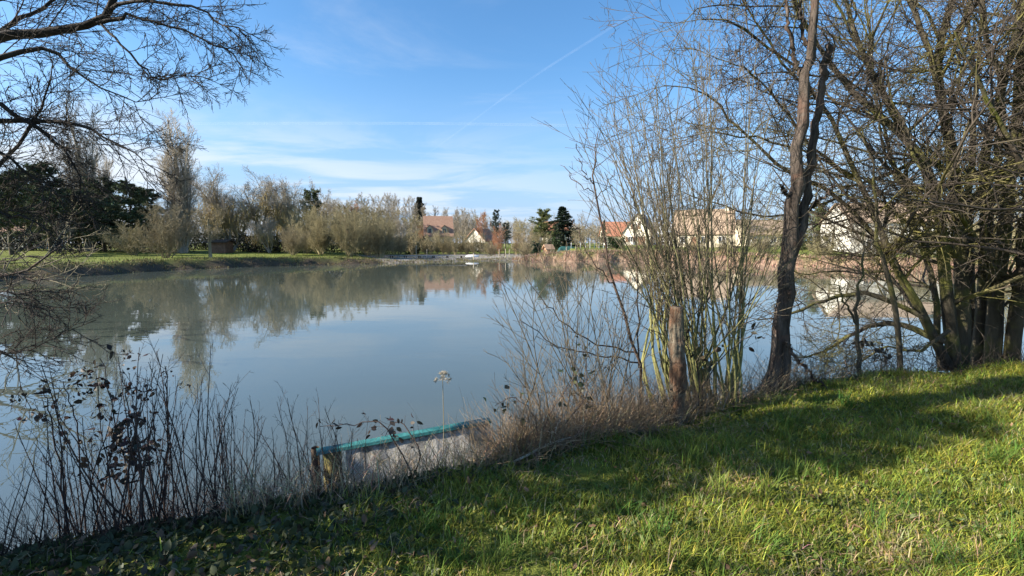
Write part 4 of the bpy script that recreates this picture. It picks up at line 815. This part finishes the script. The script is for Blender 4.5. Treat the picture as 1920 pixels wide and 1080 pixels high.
# limbs reach back to the trunk
conn = [];
for i in (0, 4, 5, 6, 7, 8, 10, 11, 12, 13):
    e = P[i, 0]; zt = np.clip(e[2] * .8, .7, 5.8); k = np.argmin(np.abs(tp_[:, 2] - zt)); a = tp_[k]; s_ = spline([a, a * .5 + e * .5 + [0, 0, .08], e], 8); conn.append((s_[None], np.linspace(min(.12, Rr[i, 0] * 1.6), Rr[i, 0], 8)[None], 8))
lt = empty('overhanging_tree', base, 0, 'bare tree at the left edge with dark limbs reaching over the water', 'tree')
V, Q = tubes([(tp_[None], tr[None], 14)] + conn); link('trunk', make_mesh('left_trunk', ragged(V, Q, .008), Q), M['left_bark'], lt)
V, Q = tubes(lv[0]); link('limbs', make_mesh('left_limbs', ragged(V, Q, .003), Q), M['left_bark'], lt)
link('crown', tube_mesh('left_twigs', sum(lv[1:], [])), M['dark_twig'], lt)
# unseen ivy-clad tree and an added stump left of the camera: they shade the near bank
def ivy_tree(x, y, h, r0, label, up=1.6, nl=9000):
    z = gz(x, y); rt = empty('ivy_clad_tree', (x, y, z), 0, label, 'tree')
    P, Rr, D = grow(np.array([[0, 0, -.2]]), np.array([[0, 0, 1.]]), np.array([h * up]), np.array([.2]), 12, .04, .02, .6); sp = levels(P, Rr, D, np.array([h * up]), [(dict(k=22, t0=.3, ang=50, ratio=.4, rmin=.01), dict(n=6, wander=.14, up=.06), 5), (dict(k=9, t0=.2, ang=42, ratio=.45, rmin=.005), dict(n=4, wander=.16, up=.03), 4)], 10)
    link('trunk', tube_mesh('ivy_trunk', sp[0]), M['left_bark'], rt); link('crown', tube_mesh('ivy_twigs', sp[1] + sp[2]), M['dark_twig'], rt)
    N = nl; a = rng.random(N) * 6.28; zz = rng.random(N) ** .9 * h; rr = r0 * np.sqrt(rng.random(N)) * (1 - .45 * (zz / h) ** 2) * (1 + .2 * np.sin(zz * 4 + a * 3)); C = np.stack([rr * np.cos(a), rr * np.sin(a), zz], 1)
    V, T = tri_leaves(C, .085, np.array([0, 0, -.4]), 1, .5); link('ivy', make_mesh('ivy', V, tris=T, tint=tint_var(N, (.03, .045, .018), .35, 4), smooth=False), M['leaf'], rt)
ivy_tree(-5.6, 1.0, 5.0, .5, 'ivy-clad tree just left of the camera', 1.6, 3600)

ivy_tree(-4.1, .7, 1.3, .65, 'low ivy-covered stump added out of view to shade the lawn beside the camera', 1.0)  # out of view, added and sized so its shadow darkens the lower left lawn
# fallen branches lying in the water at the left shore
FB = [([(-160, 560, 11.0, .09), (0, 520, 11, .06), (60, 500, 11, .045), (110, 462, 11, .03), (140, 440, 11.2, .012)], 'pale fallen branch rising from the water at the left edge'),
      ([(-160, 540, 12, .08), (0, 515, 12, .05), (70, 525, 12, .04), (130, 524, 12, .02)], 'bleached fallen branch lying flat on the water at the left'),
      ([(-150, 500, 13, .08), (0, 492, 13, .05), (60, 480, 13, .04), (110, 490, 13, .02)], 'dark fallen branch behind the pale fallen branches'),
      ([(-120, 600, 8.5, .05), (0, 570, 8.5, .03), (40, 566, 8.5, .02), (60, 585, 8.5, .01)], 'nearest fallen branch dipping into the water at the left edge')]
for i, (l, t) in enumerate(FB):
    b_ = onz(l[0][0], l[0][1] , 0); d = l[0][2]; b0 = at(*l[0][:3]); b0[2] = 0
    P, Rr, D, L = guided([l], b0, 12); Rr = Rr * .55; lv = levels(P, Rr, D, L, [(dict(k=12, t0=.15, ang=48, ratio=.5, rmin=.010), dict(n=5, wander=.16, up=.03), 4), (dict(k=6, t0=.2, ang=45, ratio=.45, rmin=.007), dict(n=4, wander=.16, up=.02), 3)], 6)
    r = empty('fallen_branch', b0, 0, t, 'fallen branch'); link('limb', tube_mesh('limb', lv[0]), M['bleached' if i in () else 'dead_bark'], r); link('twigs', tube_mesh('fallen_twigs', lv[1] + lv[2]), M['shrub_bark' if i < 2 else 'dark_twig'], r)

# ------------------------------------------------------------------ retaining panel with teal cap
pA = at(648, 846, 3.72); pB = at(918, 792, 4.3); ang = math.atan2(pB[1] - pA[1], pB[0] - pA[0]); Lp = float(np.hypot(*(pB - pA)[:2])); zt = float((pA[2] + pB[2]) / 2)
rp = empty('landing_panel', (pA[0], pA[1], 0), ang, 'weathered grey landing panel with a teal cap strip at the water edge', 'landing panel')
cm, nt, b = nmat('grey_panel'); n1 = noise(nt, 3.5, 7, .7); n2 = noise(nt, 30, 5, .7)
c = ramp2(nt, n2, (.38, .35, .295), (.58, .54, .46), .3, .7); c = mixc(nt, ramp2(nt, n1, (0, 0, 0), (1, 1, 1), .50, .62), c, (.15, .13, .10))
nt.links.new(c, b.inputs['Base Color']); b.inputs['Roughness'].default_value = .9; bump(nt, b, n2, .6, .01)
def slab(name, L_, z0, z1, y0, y1, m, nx_=24, wobz=.006, x0=0.0, parent=None):
    V = []; tl = lambda z: (z - zt) * .75
    for i in range(nx_ + 1):
        x = x0 + (L_ - x0) * i / nx_; dz = random.gauss(0, wobz)
        V += [(x, y0 + tl(z0), z0), (x, y1 + tl(z0), z0), (x, y1 + tl(z1), z1 + dz), (x, y0 + tl(z1), z1 + dz)]
    Q = [[i * 4 + a, i * 4 + (a + 1) % 4, (i + 1) * 4 + (a + 1) % 4, (i + 1) * 4 + a] for i in range(nx_) for a in range(4)] + [[3, 2, 1, 0], [nx_ * 4 + a for a in range(4)]]
    return link(name, make_mesh(name, V, Q, smooth=False), m, parent or rp)
slab('panel', Lp, -.2, zt, 0, .05, cm)
TE = plain('teal_cap', (.02, .12, .115), (.05, .20, .185), 9, .6, .006)
slab('cap_strip', Lp + .02, zt + .006, zt + .03, -.02, .06, TE, x0=-.24, wobz=.001)
slab('back_board', Lp, -.2, zt - .05, .053, .075, DW)
pm2 = bark('yellow_post', (.12, .085, .03), (.30, .22, .09), 9, moss=(.16, .15, .05), mossamt=.6, bumpd=.02)
P = np.array([[[-.115, .05, -.3], [-.115, .05, .3], [-.11, .05, zt - .01], [-.11, .05, zt]]]); V, Q = tubes([(P, np.array([[.085, .082, .08, .06]]), 14)]); link('corner_post', make_mesh('corner_post', ragged(V, Q, .004), Q), pm2, rp)
P = np.array([[[-.25, .10, -.3], [-.25, .10, .3], [-.25, .10, zt + .03]]]); V, Q = tubes([(P, np.array([[.04, .04, .035]]), 9)]); link('dark_stake', make_mesh('dark_stake', V, Q), DW, rp)

# fallen dead stick on the bank
sb = np.array(onz(895, 885, 1.0)); P, Rr, D, L = guided([[(885, 892, 2.65, .008), (960, 865, 2.8, .0085), (1020, 838, 2.95, .008), (1060, 828, 3.05, .006), (1090, 812, 3.1, .003)], [(1020, 838, 2.95, .005), (1035, 818, 2.95, .004), (1043, 800, 2.95, .002)]], sb, 10)
lv = levels(P, Rr, D, L, [(dict(k=4, t0=.4, ang=40, ratio=.25, rmin=.002), dict(n=4, wander=.12), 4)], 7)
r = empty('dead_stick', sb, 0, 'bleached dead stick lying on the grass in front of the landing panel', 'stick'); link('limb', tube_mesh('stick', lv[0]), M['bleached'], r); link('twigs', tube_mesh('stick_twigs', lv[1]), M['bleached'], r)

# ------------------------------------------------------------------ dead stalks along the left bank
def stalk_proto(k):
    h = 1.0; P, Rr, D = grow(np.zeros((1, 3)) - [0, 0, .05], np.array([[rng.normal(0, .08), rng.normal(0, .08), 1]]), np.array([h]), np.array([.0065]), 12, .06, .02, .72)
    lv = levels(P, Rr, D, np.array([h]), [(dict(k=5 + 2 * (k % 3), t0=.35, ang=30, ratio=.24, fall=.3, rmin=.0016), dict(n=4, wander=.1, up=.06), 3), (dict(k=2, t0=.4, ang=35, ratio=.4, rmin=.0014, lmin=.03), dict(n=2, wander=.1), 3)], 5)
    V, Q = tubes(sum(lv, [])); me = make_mesh('stalk', V, Q); me.materials.append(M['stalk']); return me
M['stalk'] = bark('stalk', (.028, .02, .018), (.085, .06, .05), 5)
protos = [stalk_proto(k) for k in range(10)]
for i in range(110):
    x = -60 + 690 * (i + rng.random()) / 110; s_off = rng.uniform(.15, 1.7)
    e = onz(x, np.interp(x, [p[0] for p in near_px], [p[1] for p in near_px]), ZL); u_ = e[:2] / np.linalg.norm(e[:2]); q = e[:2] + np.array([u_[0] * .3, u_[1]]) * s_off; z = max(gz(*q), -.1)
    hh = np.clip(.62 + .42 * math.exp(-((x - 200) / 170) ** 2) + rng.normal(0, .14) + .12 * s_off, .35, 1.5)
    o = link('dead_stalk', protos[i % 10], None); o.location = (q[0], q[1], z); o.scale = (hh ** .5 * .78, hh ** .5 * .78, hh); o.rotation_euler = (rng.normal(0, .12), rng.normal(0, .14), rng.random() * 6.28)
    tag(o, 'thin dark dead stalk standing on the near bank at the left', 'dead stalk', 'dead stalks along the near bank')
# bramble canes with dark leaves
def bramble(base_px, tips, label, nl, lsize=.036, tint=(.045, .032, .022), m_='stalk', rad=.0055, drop=.0):
    b_ = at(*base_px); base = np.array([b_[0], b_[1], gz(b_[0], b_[1])]); Ps, Rs = [], []
    for tpts in tips:
        pts = [np.array([rng.normal(0, .04), rng.normal(0, .04), -.03])] + [at(*q) - base for q in tpts]; s_ = spline(pts, 14); s_[1:] += rng.normal(0, .006, (13, 3)); Ps.append(s_); Rs.append(np.linspace(rad, .0022, 14))
    P = np.array(Ps); Rr = np.array(Rs); D = np.empty_like(P); D[:, 1:] = unit(P[:, 1:] - P[:, :-1]); D[:, 0] = D[:, 1]; L = np.linalg.norm(P[:, 1:] - P[:, :-1], axis=-1).sum(1)
    lv = levels(P, Rr, D, L, [(dict(k=9, t0=.25, ang=48, ratio=.13, fall=.2, rmin=.0016), dict(n=3, wander=.12, up=.02), 3)], 5)
    r = empty('bramble', base, 0, label, 'bramble'); link('canes', tube_mesh('canes', sum(lv, [])), M[m_], r)
    E = lv[1][0][0][:, -1]; sel = rng.integers(0, len(E), nl); C = E[sel] + rng.normal(0, .022, (nl, 3)); V, T = leaf6(C, lsize, np.array([0, 0, -.5]), .34)
    link('leaves', make_mesh('bramble_leaves', V, T, tint=tint_var(nl, tint, .4, 12)), M['leaf'], r); return r
bramble((255, 965, 2.75), [[(230, 850, 2.75), (205, 740, 2.8), (190, 672, 2.8)], [(262, 850, 2.8), (240, 760, 2.85), (225, 700, 2.9)]], 'tallest leafy bramble with small dark leaves over the water', 190)
bramble((130, 960, 2.6), [[(110, 860, 2.6), (92, 770, 2.6), (80, 740, 2.6)], [(150, 850, 2.7), (138, 770, 2.7), (120, 715, 2.7)]], 'leafy bramble canes left of the tallest bramble', 120)
bramble((235, 960, 2.6), [[(250, 900, 2.55), (262, 850, 2.5), (275, 835, 2.5)], [(215, 900, 2.6), (200, 860, 2.6), (235, 840, 2.6)], [(240, 880, 2.6), (245, 820, 2.6), (225, 790, 2.6)]], 'low clump of dense dark bramble leaves at the foot of the stalks', 260, .042)
bramble((305, 965, 2.6), [[(312, 860, 2.7), (312, 740, 2.8), (308, 690, 2.8)]], 'single forked dry stalk with a few seed leaves right of the brambles', 24, .03)
bramble((770, 880, 2.75), [[(720, 800, 2.8), (670, 795, 2.8), (600, 800, 2.8)], [(790, 850, 2.8), (760, 800, 2.9), (735, 795, 2.9), (720, 815, 2.9)]], 'arching bramble with dark leaves over the landing panel', 34, .045)
bramble((1010, 840, 3.0), [[(1000, 780, 3.1), (960, 745, 3.1), (930, 760, 3.1)], [(1030, 780, 3.1), (1060, 730, 3.2), (1090, 690, 3.3)], [(1090, 760, 3.2), (1100, 700, 3.3), (1090, 640, 3.4)]], 'bramble with dull green leaves in the dry weeds left of the post', 60, .05, (.05, .055, .028))
bramble((1300, 760, 3.7), [[(1310, 700, 3.6), (1290, 650, 3.6), (1275, 620, 3.6)], [(1330, 700, 3.7), (1390, 640, 3.7), (1420, 625, 3.7)]], 'bramble with dark leaves climbing into the willow shrub', 34, .055, (.04, .035, .02))
bramble((1640, 705, 4.9), [[(1640, 670, 4.9), (1630, 645, 4.9), (1615, 640, 4.9)], [(1660, 680, 4.9), (1655, 660, 4.9), (1640, 650, 4.9)]], 'small dark-leaved bramble under the slender saplings', 40, .06)
# hogweed seed head
hb = at(828, 872, 2.9); z = gz(hb[0], hb[1]); hr_ = empty('seed_head_plant', (hb[0], hb[1], z), 0, 'pale dried umbel seed head on a straight stalk above the landing panel', 'dry plant')
top = at(830, 712, 2.9) - np.array([hb[0], hb[1], z]); P = spline([[0, 0, 0], top * .5 + [.01, 0, 0], top], 8); link('stalk', tube_mesh('umbel_stalk', [(P[None], np.linspace(.004, .0025, 8)[None], 6)]), M['shrub_bark'], hr_)
N = 26; az = rng.random(N) * 6.28; el = rng.uniform(.1, 2.0, N); D = np.stack([np.cos(az) * np.sin(el), np.sin(az) * np.sin(el), np.cos(el)], 1); P1, R1, D1 = grow(np.tile(top, (N, 1)), D, np.full(N, .05), np.full(N, .0012), 3, .05); s2 = spawn(P1, R1, D1, np.full(N, .05), k=9, t0=.85, t1=1, ang=45, angsd=20, ratio=.3, fall=0, rmin=.0013); P2, R2, D2 = grow(*s2, 2, .1)
link('umbel', tube_mesh('umbel', [(P1, R1, 3), (P2, R2 * 2.0, 3)]), plain('pale_seed', (.30, .26, .20), (.46, .41, .32), 30), hr_)

# ------------------------------------------------------------------ dry weeds on the bank (uncountable)
def along_edge(n, px0, px1, s0, s1):
    x = rng.uniform(px0, px1, n); y = np.interp(x, [p[0] for p in near_px], [p[1] for p in near_px]); E = np.array([onz(a, c, ZL)[:2] for a, c in zip(x, y)]); s_ = rng.uniform(s0, s1, n)
    tx = np.array([onz(a + 5, np.interp(a + 5, [p[0] for p in near_px], [p[1] for p in near_px]), ZL)[:2] for a in x]) - E; nrm = unit(np.stack([-tx[:, 1], tx[:, 0]], 1)); q = E + nrm * s_[:, None]
    return np.stack([q[:, 0], q[:, 1], np.maximum(terrain(q[:, 0], q[:, 1]), -.05)], 1), x
Bw, xw = along_edge(11000, 640, 1560, -.05, 1.1); N = len(Bw); dens = np.interp(xw, [640, 880, 960, 1250, 1450, 1560], [.06, .12, .9, 1, .8, .5]); Bw = Bw[rng.random(N) < dens]; N = len(Bw)
az = rng.random(N) * 6.28; el = np.radians(rng.uniform(5, 75, N)); D = np.stack([np.cos(az) * np.sin(el), np.sin(az) * np.sin(el), np.cos(el)], 1)
P, Rr, Dd = grow(Bw, D, rng.uniform(.15, .62, N), rng.uniform(.0012, .0026, N), 6, .16, -.05, .6)
M['dry_stem'] = bark('dry_stem', (.13, .09, .05), (.40, .30, .18), 6)
tag(link('dry_weeds', tube_mesh('dry_weeds', [(P, Rr, 3)]), M['dry_stem']), 'tangled dry brown weeds along the bank edge', 'dry weeds', kind='stuff')
Bw, _ = along_edge(4600, 955, 1350, .02, .95); N = len(Bw); az = rng.random(N) * 6.28; el = np.radians(rng.uniform(2, 42, N)); D = np.stack([np.cos(az) * np.sin(el), np.sin(az) * np.sin(el), np.cos(el)], 1)
P, Rr, Dd = grow(Bw, D, rng.uniform(.25, .65, N), rng.uniform(.0014, .0028, N), 7, .16, -.05, .6); M['brown_weed'] = bark('brown_weed', (.10, .065, .04), (.30, .215, .14), 6)
tag(link('dry_thicket', tube_mesh('dry_thicket', [(P, Rr, 3)]), M['brown_weed']), 'brown tangle of dead weed stalks around the post and thin shrub', 'dry thicket', kind='stuff')
Bt, _ = along_edge(1500, 1350, 2100, -.1, .9); N = len(Bt); az = rng.random(N) * 6.28; el = np.radians(rng.uniform(0, 70, N)); D = np.stack([np.cos(az) * np.sin(el), np.sin(az) * np.sin(el), np.cos(el)], 1); P, Rr, Dd = grow(Bt, D, rng.uniform(.2, .7, N), rng.uniform(.0015, .003, N), 6, .16, -.03, .6)
tag(link('dark_undergrowth', tube_mesh('dark_undergrowth', [(P, Rr, 3)]), M['dark_twig']), 'dark twiggy undergrowth below the right trees', 'undergrowth', kind='stuff')
Bd, xd = along_edge(2400, 420, 1700, -.1, .5); V, Q, T, tt = blades(Bd, rng.uniform(.12, .38, len(Bd)), np.full(len(Bd), .005), rng.uniform(.5, 1.0, len(Bd)), np.array([.30, .235, .14]), .3)
tag(link('dry_grass', make_mesh('dry_grass', V, Q, T, tt), M['dry']), 'straw-coloured dry grass along the bank edge', 'dry grass', kind='stuff')
Bl, _ = along_edge(2300, -160, 640, 0, 2.1); N = len(Bl); P, Rr, Dd = grow(Bl, np.stack([rng.normal(0, .5, N), rng.normal(0, .5, N), np.ones(N)], 1), rng.uniform(.15, .55, N), rng.uniform(.001, .002, N), 6, .10, -.01, .6)
tag(link('dead_stems', tube_mesh('dead_stems', [(P, Rr, 3)]), M['stalk']), 'fine dark dead stems filling the left bank', 'dead stems', kind='stuff')

# ------------------------------------------------------------------ lawn grass (uncountable)
def on_lawn(n, ymin, ymax, fn=None, smin=-.12):
    out = []; c = 0
    while c < n:
        Y = rng.uniform(ymin, ymax, n * 2); X = rng.uniform(-1.35, 1.35, n * 2) * Y + 0; s, ft, bh = shore(X, Y); m = (s > smin) & (ft < .5)
        if fn is not None: m &= rng.random(len(X)) < fn(X, Y, s)
        q = np.stack([X, Y], 1)[m]; out.append(q); c += len(q)
    q = np.concatenate(out)[:n]; return np.stack([q[:, 0], q[:, 1], terrain(q[:, 0], q[:, 1])], 1)
def clump(X, Y): return .5 + .5 * (np.sin(X * 3.1 + 2 * np.sin(Y * 2.3)) * np.sin(Y * 3.7 + 1.3 * np.sin(X * 1.9 + 1)))
def left_dim(X, Y): return np.clip((X + 1.1 - .25 * (Y - 2)) / .9, .06, 1)
def dens(X, Y, s): return (.14 + .86 * clump(X, Y) * (.6 + .4 * clump(X * 3.3 + 5, Y * 3.1))) * left_dim(X, Y)
parts_ = [(66000, 1.5, 2.9), (66000, 2.9, 4.6), (38000, 4.6, 9.5)]
Bg = np.concatenate([on_lawn(n, a, c, dens) for n, a, c in parts_])
N = len(Bg); cl = clump(Bg[:, 0], Bg[:, 1]); cl2 = clump(Bg[:, 0] * 2.7 + 3, Bg[:, 1] * 2.3)
Lb = rng.gamma(4, .25, N) * (.026 + .046 * cl * cl2); wd = rng.uniform(.0024, .0056, N) * np.interp(Bg[:, 1], [2, 5, 9], [1, 1.25, 1.7])
hue = np.clip(rng.normal(.45 + .35 * (cl2 - .5), .28, N), 0, 1)[:, None]; tint = np.array([.09, .15, .022]) * (1 - hue) + np.array([.37, .36, .05]) * hue
patch = clump(Bg[:, 0] * .9 + 7, Bg[:, 1] * 1.1 + 2) ** 3 * clump(Bg[:, 0] * 2.3, Bg[:, 1] * 2.9); straw = (rng.random(N) < .08 + .5 * patch)[:, None]; tint = np.where(straw, np.array([.36, .30, .15]), tint)
V, Q, T, tt = blades(Bg, Lb, wd, np.clip(rng.normal(.8, .2, N), .2, 1.0), tint, .28)
tag(link('lawn_grass', make_mesh('lawn_grass', V, Q, T, tt), M['blade']), 'short tufted green lawn grass on the near bank', 'grass', kind='stuff')
# taller tufts
tc_ = on_lawn(130, 1.7, 6, lambda X, Y, s: left_dim(X, Y)); C = np.repeat(tc_, 42, 0); C[:, :2] += rng.normal(0, .035, (len(C), 2)); rz_ = np.repeat(rng.uniform(.6, 1.3, len(tc_)), 42); N = len(C)
hue = np.repeat(rng.random(len(tc_)), 42)[:, None]; tint = np.array([.06, .14, .022]) * (1 - hue) + np.array([.17, .20, .03]) * hue
V, Q, T, tt = blades(C, rng.uniform(.06, .16, N) * rz_, np.full(N, .0042), rng.uniform(.3, .97, N), tint, .2, nseg=4)
tag(link('grass_tufts', make_mesh('grass_tufts', V, Q, T, tt), M['blade']), 'taller grass tufts scattered over the lawn', 'grass tufts', kind='stuff')
# moss cushions and clover leaves between the blades
Cm = on_lawn(26000, 1.5, 5.5, lambda X, Y, s: .15 + .85 * (1 - clump(X * 1.7, Y * 1.9)) * left_dim(X, Y)); Cm[:, 2] += rng.uniform(0, .018, len(Cm)); V, T = tri_leaves(Cm, .016, np.array([0, 0, .5]), 1, .5)
hue = rng.random((len(Cm), 1)); tint = np.array([.10, .125, .02]) * (1 - hue) + np.array([.22, .20, .03]) * hue
tag(link('moss', make_mesh('moss', V, tris=T, tint=np.repeat(tint, 4, 0), smooth=False), M['leaf']), 'yellow-green moss between the grass blades', 'moss', kind='stuff')
# ivy-like ground cover on the shaded left bank
Ci = np.concatenate([on_lawn(6500, 1.4, 3.4, lambda X, Y, s: np.clip(1.0 - left_dim(X, Y), 0, 1) + .9 * (s < .12) * (X < 1.2), -.75), on_lawn(1500, 2, 6, lambda X, Y, s: (s < .18) * 1.0, -.5)]); Ci[:, 2] += rng.uniform(.0, .05, len(Ci)); V, T = leaf6(Ci, .04, np.array([0, 0, .1]), .36)
hue = rng.random((len(Ci), 1)); tint = np.array([.028, .042, .018]) * (1 - hue) + np.array([.075, .085, .035]) * hue; dead = rng.random((len(Ci), 1)) < .12; tint = np.where(dead, np.array([.10, .07, .045]), tint)
tag(link('ground_cover', make_mesh('ground_cover', V, T, tint=np.repeat(tint, 12, 0)), M['leaf']), 'dark ground cover leaves on the shaded bank', 'ground cover', kind='stuff')
Cw = on_lawn(3800, 1.6, 5, lambda X, Y, s: (clump(X * 2.1 + 1, Y * 2.4) > .55) * left_dim(X, Y)); Cw[:, 2] += rng.uniform(.01, .03, len(Cw)); V, T = leaf6(Cw, .03, np.array([0, 0, .5]), .34); hue = rng.random((len(Cw), 1)); tint = np.array([.05, .085, .02]) * (1 - hue) + np.array([.13, .15, .035]) * hue
tag(link('lawn_weeds', make_mesh('lawn_weeds', V, T, tint=np.repeat(tint, 12, 0)), M['leaf']), 'small broad weed leaves among the grass', 'weeds', kind='stuff')
Cx = on_lawn(5000, 1.5, 6, lambda X, Y, s: (clump(X * .9 + 7, Y * 1.1 + 2) > .6) * 1.0 + .1); V, Q, T, tt = blades(Cx, rng.uniform(.03, .09, len(Cx)), np.full(len(Cx), .004), np.clip(rng.normal(.97, .03, len(Cx)), .8, 1), np.array([.30, .22, .12]), .35)
tag(link('dead_thatch', make_mesh('dead_thatch', V, Q, T, tt), M['dry']), 'flattened brown dead grass in worn patches of the lawn', 'dead grass', kind='stuff')
Cl = on_lawn(420, 1.6, 7); Cl[:, 2] += rng.uniform(.012, .05, len(Cl)); V, T = leaf6(Cl, .032, np.array([0, 0, .1]), .3, .5); hue = rng.random((len(Cl), 1)); tint = np.array([.11, .065, .035]) * (1 - hue) + np.array([.30, .19, .11]) * hue
tag(link('fallen_leaves', make_mesh('fallen_leaves', V, T, tint=np.repeat(tint, 12, 0)), M['leaf']), 'brown fallen leaves lying in the grass', 'leaves', kind='stuff')

# ------------------------------------------------------------------ contrails (high in the sky)
def contrail(pxs, elev, width, label, dens, seed):
    pts = np.array([np.array([0, 0, CH]) + ray(*p) * (elev / ray(*p)[2]) for p in pxs]); c = pts.mean(0); s_ = spline(pts - c, 60)
    r = np.full(60, width); V, Q = tubes([(s_[None], r[None], 10)]); m, nt, b = nmat('vapour'); b.inputs['Base Color'].default_value = (.9, .9, .9, 1); b.inputs['Roughness'].default_value = 1; b.inputs['Specular IOR Level'].default_value = 0
    lw = nt.nodes.new('ShaderNodeLayerWeight'); lw.inputs[0].default_value = .35; mu = nt.nodes.new('ShaderNodeMath'); mu.operation = 'SUBTRACT'; mu.inputs[0].default_value = 1; nt.links.new(lw.outputs['Facing'], mu.inputs[1])
    nz = noise(nt, .0012, 5, .65); rr = ramp2(nt, nz, (dens * .25,) * 3, (dens * 1.3,) * 3, .35, .65); m2 = nt.nodes.new('ShaderNodeMath'); m2.operation = 'MULTIPLY'; nt.links.new(mu.outputs[0], m2.inputs[0]); nt.links.new(rr, m2.inputs[1]); nt.links.new(m2.outputs[0], b.inputs['Alpha'])
    o = link('contrail', make_mesh('contrail', V, Q), m); o.location = c; tag(o, label, 'contrail')
contrail([(782, 302), (860, 246), (980, 158), (1120, 68), (1240, -8)], 3000, 20, 'long white contrail slanting up to the right across the sky', .021, 1)
contrail([(360, 232), (600, 231), (850, 232), (1110, 236)], 3500, 40, 'faint level contrail crossing the middle of the sky', .06, 2)

# ------------------------------------------------------------------ sky, sun, camera
SUN_EL = 27.0; SX, SY = -.97, -.255
wd_ = bpy.data.worlds.new('World'); sc.world = wd_; wd_.use_nodes = True; nt = wd_.node_tree; bg = nt.nodes['Background']
sky = nt.nodes.new('ShaderNodeTexSky'); sky.sky_type = 'NISHITA'; sky.sun_disc = False; sky.sun_elevation = R_(SUN_EL); sky.sun_rotation = math.atan2(SX, SY); sky.altitude = 100; sky.air_density = 1.0; sky.dust_density = .5; sky.ozone_density = 1.5
tc = nt.nodes.new('ShaderNodeTexCoord'); sx = nt.nodes.new('ShaderNodeSeparateXYZ'); nt.links.new(tc.outputs['Generated'], sx.inputs[0])
def mth(op, a, b_=None, clamp=False):
    m = nt.nodes.new('ShaderNodeMath'); m.operation = op; m.use_clamp = clamp
    for i, v in enumerate((a, b_)):
        if v is None: continue
        if isinstance(v, (int, float)): m.inputs[i].default_value = v
        else: nt.links.new(v, m.inputs[i])
    return m.outputs[0]
zc = mth('ADD', mth('MAXIMUM', sx.outputs[2], 0.0), .10); cu = mth('DIVIDE', sx.outputs[0], zc); cv = mth('DIVIDE', sx.outputs[1], zc)
cmb = nt.nodes.new('ShaderNodeCombineXYZ'); nt.links.new(mth('MULTIPLY', cu, .55), cmb.inputs[0]); nt.links.new(cv, cmb.inputs[1])
c1 = noise(nt, 1.1, 9, .6, cmb.outputs[0], .6); c2 = noise(nt, .35, 4, .5, cmb.outputs[0])
def mrange(v, a, b_, lo=0., hi=1.):
    m = nt.nodes.new('ShaderNodeMapRange'); m.interpolation_type = 'SMOOTHSTEP'; nt.links.new(v, m.inputs[0]); m.inputs[1].default_value = a; m.inputs[2].default_value = b_; m.inputs[3].default_value = lo; m.inputs[4].default_value = hi; return m.outputs[0]
low = mrange(sx.outputs[2], .05, .32, 1, 0); leftw = mrange(sx.outputs[0], -.75, .45, 1, .15)
cov = mth('MULTIPLY', mth('MULTIPLY', mrange(mth('ADD', mth('MULTIPLY', c1, .7), mth('MULTIPLY', c2, .3)), .43, .57), low), leftw)
wisp = mth('MULTIPLY', mrange(c1, .50, .76), .28)
allc = mth('MAXIMUM', mth('MULTIPLY', cov, .95), wisp, True)
hs = nt.nodes.new('ShaderNodeHueSaturation'); hs.inputs['Saturation'].default_value = 1.3; nt.links.new(sky.outputs[0], hs.inputs['Color'])
hz_ = mrange(sx.outputs[2], -.02, .38, .9, .06); skyc = mixc(nt, hz_, hs.outputs[0], (1.45, 2.2, 3.6)); mx = mixc(nt, allc, skyc, (3.9, 4.1, 4.35)); nt.links.new(mx, bg.inputs[0]); bg.inputs[1].default_value = .095
sl = bpy.data.lights.new('sun', 'SUN'); sl.energy = 5.0; sl.angle = R_(.5); sl.color = (1, .93, .82); so = bpy.data.objects.new('sun', sl); COL.objects.link(so)
hz = math.cos(R_(SUN_EL)) / math.hypot(SX, SY); sdir = Vector((SX * hz, SY * hz, math.sin(R_(SUN_EL)))); so.rotation_euler = (-sdir).to_track_quat('-Z', 'Y').to_euler(); so.location = (-20, -5, 30)
cd = bpy.data.cameras.new('camera'); cd.sensor_width = 36; cd.lens = 36 * F / 1920; cd.clip_start = .05; cd.clip_end = 60000
co = bpy.data.objects.new('camera', cd); COL.objects.link(co); co.location = (0, 0, CH); co.rotation_euler = (R_(90) - PITCH, 0, 0); sc.camera = co
sc.view_settings.view_transform = 'Standard'; sc.view_settings.look = 'None'; sc.view_settings.exposure = 1.42; sc.view_settings.gamma = 1
sc.cycles.max_bounces = 6; sc.cycles.transparent_max_bounces = 12; sc.cycles.diffuse_bounces = 3
